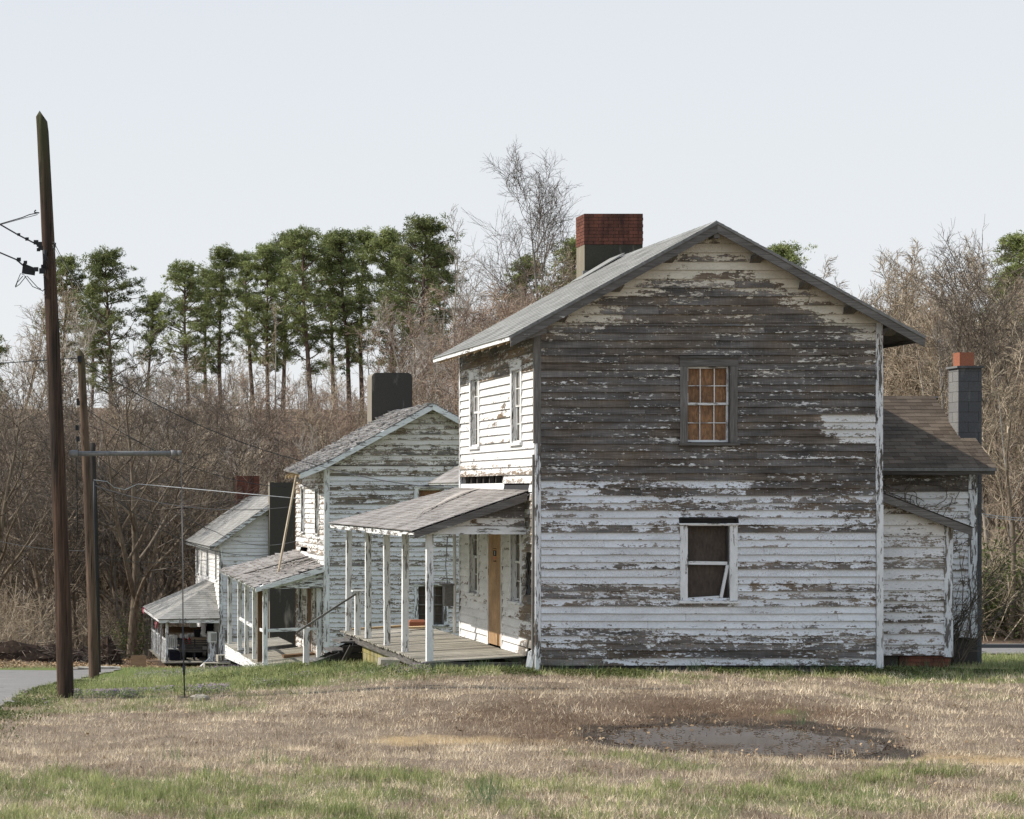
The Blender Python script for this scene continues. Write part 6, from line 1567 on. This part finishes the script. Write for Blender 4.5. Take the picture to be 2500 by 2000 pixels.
def grass(q=1.0):
    def pick(n, ya, yb, fn):
        x, y = inview(int(n * q), ya, yb); w = fn(x, y); k = (NR.random(len(x)) < w) & ~blocked(x, y); return x[k], y[k]
    G = lambda x, y: masks(x, y)
    def wd_(f):
        def g(x, y):
            gr, mud, sand, br, lit = G(x, y); return f(gr, mud, sand, br, lit)
        return g
    gap = lambda x, y: .25 + .75 * sstep(.36, .56, fbm(x * 4.5, y * 3.2, 61, 3))
    dead0 = wd_(lambda g, m, s, b, l: np.clip((1 - .35 * g) * (1 - m * .96) * (1 - s * .95) * (1 - b * .75), 0, 1))
    dead = lambda x, y: dead0(x, y) * gap(x, y)
    X, Y = [], []
    for (n, a, b) in ((300000, 19.5, 27), (260000, 27, 40), (70000, 40, 62)):
        x, y = pick(n, a, b, dead); X.append(x); Y.append(y)
    x = np.concatenate(X); y = np.concatenate(Y)
    L = NR.uniform(.03, .12, len(x)); w = NR.uniform(.004, .0095, len(x)) * (1 + (y > 30) * .5)
    blades('dead_grass', x, y, L, w, 'dead', 'short matted tan winter grass covering the lawn', 'grass', lean=1.25, bend=.9, two=False)
    brw = wd_(lambda g, m, s, b, l: np.clip(b * (1 - m * .75) * (1 - s * .8), 0, 1))
    x, y = pick(300000, 23.5, 35, brw)
    blades('brown_grass', x, y, NR.uniform(.03, .11, len(x)), NR.uniform(.003, .008, len(x)), 'deadbrown', 'darker brown curled dead grass round the puddle', 'grass', lean=1.0, bend=1.2, two=False)
    grn = wd_(lambda g, m, s, b, l: np.clip((g - .33) * 1.7, 0, 1) * (1 - m) * (1 - b * .7) * (1 - l))
    grn0 = grn; grn = lambda x, y: grn0(x, y) * (.12 + .88 * sstep(.46, .62, fbm(x * 3.0, y * 2.2, 71, 3)))
    X, Y = [], []
    for (n, a, b) in ((200000, 19.5, 25.5), (110000, 25.5, 36), (150000, 36, 48), (70000, 48, 84)):
        x, y = pick(n, a, b, grn); X.append(x); Y.append(y)
    x = np.concatenate(X); y = np.concatenate(Y)
    # gather into tufts
    jit = NR.random(len(x)) < .6; cx = np.round(x / .16) * .16 + (hsh(np.round(x / .16).astype(np.int64), np.round(y / .2).astype(np.int64), 3) - .5) * .14; cy = np.round(y / .2) * .2 + (hsh(np.round(x / .16).astype(np.int64), np.round(y / .2).astype(np.int64), 4) - .5) * .18
    x = np.where(jit, cx + NR.normal(0, .028, len(x)), x); y = np.where(jit, cy + NR.normal(0, .028, len(x)), y)
    k = ~blocked(x, y); x, y = x[k], y[k]
    L = NR.uniform(.05, .17, len(x)) * (.7 + .6 * fbm(x, y, 6)); w = NR.uniform(.004, .0095, len(x)) * (1 + (y > 34) * .6)
    blades('green_grass', x, y, L, w, 'blade', 'fresh green grass tufts in patches over the lawn', 'grass', lean=.42, bend=.9)
    # wild onion tufts
    X, Y = [], []
    cs = [(W(px, 1700, Yy).x, Yy) for px, Yy in ((1185, 21.4), (1180, 21.8), (1200, 22.4), (425, 25.5), (652, 25.2), (510, 24), (1960, 30), (900, 38), (960, 38.3), (1020, 38.5), (1080, 38.2), (830, 40), (780, 44), (700, 50), (740, 52), (620, 48), (660, 46), (575, 44), (690, 44), (1180, 37.9), (1260, 37.8), (1380, 37.7), (1450, 37.6), (1700, 37.6), (1860, 37.5), (1920, 37.6), (1990, 37.7), (2040, 37.4), (2130, 37.6), (2200, 37.9), (2260, 38.0), (2310, 38.1))]
    for (a, b) in cs:
        n = int(NR.integers(25, 60)); X.append(NR.normal(a, .09, n)); Y.append(NR.normal(b, .09, n))
    x = np.concatenate(X); y = np.concatenate(Y); k = ~blocked(x, y); x, y = x[k], y[k]
    blades('wild_onion', x, y, NR.uniform(.14, .32, len(x)), np.full(len(x), .0055), 'onion', 'tall blue green wild onion tufts sticking up from the lawn', 'grass', lean=.28, bend=.5)
    # weeds strip by the wall
    def leaves(name, x, y, size, mat, label, cat, zr=.03, up=.3):
        n = len(x); z = H(x, y) + NR.uniform(.004, zr, n) if not isinstance(zr, np.ndarray) else H(x, y) + zr * NR.random(n)
        C = np.stack([x, y, z], 1); a = NR.uniform(0, 6.28, n); t = NR.normal(0, up, n)
        ax = np.stack([np.cos(a) * np.cos(t), np.sin(a) * np.cos(t), np.sin(t)], 1); t2 = NR.normal(0, up, n)
        sd = np.stack([-np.sin(a) * np.cos(t2), np.cos(a) * np.cos(t2), np.sin(t2)], 1); L = (size * NR.uniform(.6, 1.3, n))[:, None]
        v = np.stack([C - ax * L, C + sd * L * .55 + [0, 0, .004], C + ax * L, C - sd * L * .55 + [0, 0, .004]], 1).reshape(-1, 3)
        o = np_mesh(name, v, np.arange(n * 4).reshape(-1, 4), mat, np.repeat(NR.random(n), 4)); tag(o, label, cat, kind='stuff'); return o
    X, Y = [], []
    x = NR.uniform(9.2, 19.5, 26000); y = 37.85 - np.abs(NR.normal(0, .38, 26000)) + .5 * sstep(16.2, 17, x); k = (fbm(x * 1.5, y * 0, 7) > .38) & ~blocked(x, y); X.append(x[k]); Y.append(y[k])
    x = NR.uniform(4.5, 9.5, 16000); y = NR.uniform(37, 47, 16000); k = (fbm(x * 1.2, y * .8, 8) > .5) & ~blocked(x, y); X.append(x[k]); Y.append(y[k])
    x = roadside(np.array(NR.uniform(26, 52, 22000))); 
    y = NR.uniform(27, 52, 22000); x = roadside(y) + np.abs(NR.normal(0, .35, 22000)); k = ~blocked(x, y) & (fbm(x * 1.4, y * .8, 9) > .42); X.append(x[k]); Y.append(y[k])
    x = np.concatenate(X); y = np.concatenate(Y)
    leaves('chickweed', x, y, .022, 'green_leaf', 'low leafy green weeds along the house foot and road edge', 'weeds', .08, .6)
    # purple flowers
    def band(n, ya, yb, pxa, pxb, th, s):
        px = NR.uniform(pxa, pxb, n); y = NR.uniform(ya, yb, n); x = (px + 45) * y / F_PX; k = (fbm(x * 1.3, y * .9, s) > th) & ~blocked(x, y); return x[k], y[k]
    XY = [band(4200, 35.6, 38.0, 180, 560, .48, 51), band(1500, 37.0, 39.0, 620, 1050, .56, 52), band(2500, 50, 66, 330, 640, .52, 53), band(500, 32, 36.5, -10, 150, .56, 55)]
    x = np.concatenate([a for a, b in XY]); y = np.concatenate([b for a, b in XY])
    leaves('henbit_leaves', np.repeat(x, 3) + NR.normal(0, .03, len(x) * 3), np.repeat(y, 3) + NR.normal(0, .03, len(x) * 3), .020, 'henbit', 'dark leafy stems of the purple flowering weed', 'weeds', .12, .6)
    leaves('purple_flowers', np.repeat(x, 2) + NR.normal(0, .02, len(x) * 2), np.repeat(y, 2) + NR.normal(0, .02, len(x) * 2), .011, 'purple', 'drifts of tiny purple flowers by the poles and porch', 'flowers', .15, .9)
    # leaves
    x, y = inview(1500, 20, 50); k = (NR.random(1500) < .5) & ~blocked(x, y); x, y = x[k], y[k]
    t = NR.uniform(0, 6.28, 260); r = NR.normal(1.15, .33, 260); x2 = PX + r * 1.55 * np.cos(t); y2 = PY + r * 1.85 * np.sin(t); k = r > .55
    x = np.concatenate([x, x2[k]]); y = np.concatenate([y, y2[k]])
    o = leaves('fallen_leaves', x, y, .030, 'leaf', 'dry curled brown leaves scattered over the lawn and puddle rim', 'leaves', .05, .5)
    x, y = inview(60000, 84, 104); k = (x < 9 + 0 * y) & (y > 84); x, y = x[k], y[k]; k = ~blocked(x, y) & (fbm(x * .5, y * .5, 12) > .42); x, y = x[k], y[k]
    leaves('leaf_litter', x, y, .055, 'leaf', 'pale leaf litter on the bank at the edge of the wood', 'leaves', .08, .5)
    # twigs and debris in the puddle
    n = 420; t = NR.uniform(0, 6.28, n); r = NR.uniform(.2, 1.25, n) ** .7; cx = PX + 1.7 * r * np.cos(t); cy = PY + 1.85 * r * np.sin(t); cz = np.maximum(H(cx, cy), -.075) + .008
    a = NR.uniform(0, 6.28, n); L = NR.uniform(.02, .09, n); P0 = np.stack([cx, cy, cz], 1); P1 = P0 + np.stack([np.cos(a) * L, np.sin(a) * L, NR.uniform(0, .02, n)], 1)
    v, f = tubes(P0, P1, np.full(n, .006), np.full(n, .003), 4)
    o = np_mesh('puddle_debris', v, f, 'twig_dark', np.repeat(NR.random(n), 8)); tag(o, 'small dark twigs and clods lying in the shallow puddle', 'debris', kind='stuff')
    # mud clods
    n = 1300; t = NR.uniform(0, 6.28, n); r = NR.normal(1.05, .12, n); cx = PX + 1.7 * r * np.cos(t); cy = PY + 1.85 * r * np.sin(t); z = H(cx, cy); s = NR.uniform(.005, .016, n)
    oct_ = np.array([[1, 0, 0], [0, 1, 0], [-1, 0, 0], [0, -1, 0], [0, 0, .8], [0, 0, -.5]]); v = (np.stack([cx, cy, z], 1)[:, None, :] + oct_[None] * s[:, None, None] * NR.uniform(.6, 1.4, (n, 6, 1))).reshape(-1, 3)
    F0 = np.array([[0, 1, 4], [1, 2, 4], [2, 3, 4], [3, 0, 4], [1, 0, 5], [2, 1, 5], [3, 2, 5], [0, 3, 5]]); f = (np.arange(n)[:, None, None] * 6 + F0[None]).reshape(-1, 3)
    o = np_mesh('mud_clods', v, f, 'earth', np.repeat(NR.random(n), 6)); tag(o, 'dark wet mud clods round the rim of the puddle', 'mud', kind='stuff')
# ================================================================== roads, puddle, sky, camera
def roads():
    def sheet(name, left, right, ys, nx, mat, lift=.02):
        V = []; n = 0
        for y in ys:
            a, b = left(y), right(y)
            for k in range(nx + 1):
                x = a + (b - a) * k / nx; V.append((x, y, 0))
        v = np.array(V); v[:, 2] = H(v[:, 0], v[:, 1]) + lift; m = nx + 1
        i = (np.arange(len(ys) - 1)[:, None] * m + np.arange(nx)[None, :]).ravel(); f = np.stack([i, i + 1, i + m + 1, i + m], 1)
        o = np_mesh(name, v, f, mat, smooth=True); tag(o, kind='structure')
    m = mat_road()
    sheet('road', lambda y: -14 + 0 * y, lambda y: float(roadside(y)) + .08 * math.sin(y * 1.3) + .03 * math.sin(y * 3.1), np.arange(18, 80.6, .4), 26, m, .03)
    o = bpy.data.objects['road']
    ys = list(np.arange(57.5, 64.01, .5))
    sheet('side_road', lambda y: 21.0, lambda y: 90.0, ys, 60, m, .03)
    # kerb beyond the side road
    mb = MB()
    for k in range(40):
        x = 21 + k * 1.5; z = hz(x, 64.2); z2 = hz(x + 1.5, 64.2)
        mb.hexa([(x, 64.05, z - .1), (x, 64.25, z - .1), (x, 64.25, z + .14), (x, 64.05, z + .14), (x + 1.49, 64.05, z2 - .1), (x + 1.49, 64.25, z2 - .1), (x + 1.49, 64.25, z2 + .14), (x + 1.49, 64.05, z2 + .14)])
    o = mb.build('kerb', 'block'); tag(o, kind='structure')
    # puddle
    s = NB('muddy_water'); p = s.geo(); n = s.noise(p, 2.2, 3.0, .5); n2 = s.noise(p, 14.0, 4.0, .6)
    col = s.mix(s.rng(n2, .35, .65), (.06, .038, .021), (.095, .062, .036))
    bn = s.noise(s.vm('MULTIPLY', p, (5.0, 9.0, 1.0)), 1.0, 2.0, .5); s.bump(bn, .004, .01)
    s.b.inputs['IOR'].default_value = 1.17
    m = s.fin(col, .05, .5)
    mb = MB(); n = 64; V = [(PX, PY, -.078)]
    for k in range(n):
        t = 2 * math.pi * k / n; V.append((PX + 1.75 * math.cos(t), PY + 2.05 * math.sin(t), -.078))
    mb.add(V, [(0, 1 + k, 1 + (k + 1) % n) for k in range(n)], seed=.5); o = mb.build('puddle', m); tag(o, kind='structure')

def sky_cam(sun_el=42.0, sun_az=8.0):
    sc = bpy.context.scene
    w = bpy.data.worlds.new('World'); sc.world = w; w.use_nodes = True; t = w.node_tree; t.nodes.clear()
    out = t.nodes.new('ShaderNodeOutputWorld'); bg = t.nodes.new('ShaderNodeBackground'); sky = t.nodes.new('ShaderNodeTexSky')
    sky.sky_type = 'NISHITA'; sky.sun_disc = False; sky.sun_elevation = math.radians(sun_el); sky.sun_rotation = math.radians(-90 + sun_az)
    sky.air_density = 1.0; sky.dust_density = 3.0; sky.ozone_density = 1.0; sky.altitude = 200
    # thin even high cloud veil mixed over the clear sky
    tc = t.nodes.new('ShaderNodeTexCoord'); sep = t.nodes.new('ShaderNodeSeparateXYZ'); t.links.new(tc.outputs['Generated'], sep.inputs[0])
    mr = t.nodes.new('ShaderNodeMapRange'); t.links.new(sep.outputs[2], mr.inputs[0]); mr.inputs[1].default_value = 0; mr.inputs[2].default_value = .30
    veil = t.nodes.new('ShaderNodeMix'); veil.data_type = 'RGBA'; veil.inputs[6].default_value = (7.7, 7.85, 8.0, 1); veil.inputs[7].default_value = (6.5, 6.85, 7.3, 1); t.links.new(mr.outputs[0], veil.inputs[0])
    mr2 = t.nodes.new('ShaderNodeMapRange'); t.links.new(sep.outputs[2], mr2.inputs[0]); mr2.inputs[1].default_value = .32; mr2.inputs[2].default_value = .75
    v2 = t.nodes.new('ShaderNodeMix'); v2.data_type = 'RGBA'; t.links.new(mr2.outputs[0], v2.inputs[0]); t.links.new(veil.outputs[2], v2.inputs[6]); v2.inputs[7].default_value = (5.0, 6.5, 8.8, 1); veil = v2
    mx = t.nodes.new('ShaderNodeMix'); mx.data_type = 'RGBA'; mx.inputs[0].default_value = .90
    t.links.new(sky.outputs[0], mx.inputs[6]); t.links.new(veil.outputs[2], mx.inputs[7])
    t.links.new(mx.outputs[2], bg.inputs[0]); bg.inputs[1].default_value = .10; t.links.new(bg.outputs[0], out.inputs[0])
    L = bpy.data.lights.new('sun', 'SUN'); L.energy = 4.6; L.angle = math.radians(.6); L.color = (1, .94, .86)
    o = bpy.data.objects.new('sun', L); COL.objects.link(o)
    e, a = math.radians(sun_el), math.radians(sun_az)
    d = Vector((-math.cos(a) * math.cos(e), math.sin(a) * math.cos(e), math.sin(e)))
    o.rotation_euler = d.to_track_quat('Z', 'Y').to_euler(); o.location = (-20, 30, 40)
    cam = bpy.data.cameras.new('camera'); cam.sensor_width = 36; cam.lens = F_PX / 2500 * 36; cam.shift_x = (1250 - VPX) / 2500; cam.shift_y = (VPY - 1000) / 2500
    cam.clip_end = 3000; cam.clip_start = .1
    c = bpy.data.objects.new('camera', cam); COL.objects.link(c); c.location = (0, 0, EYE); c.rotation_euler = (math.pi / 2, 0, 0); sc.camera = c
    sc.view_settings.view_transform = 'Standard'; sc.view_settings.look = 'None'; sc.view_settings.exposure = 0.26; sc.view_settings.gamma = 1

mk_ground(); roads()
house_one(); house_two(); house_three()
poles(); steps_and_blocks(); clutter()
woods(); grass()
sky_cam()
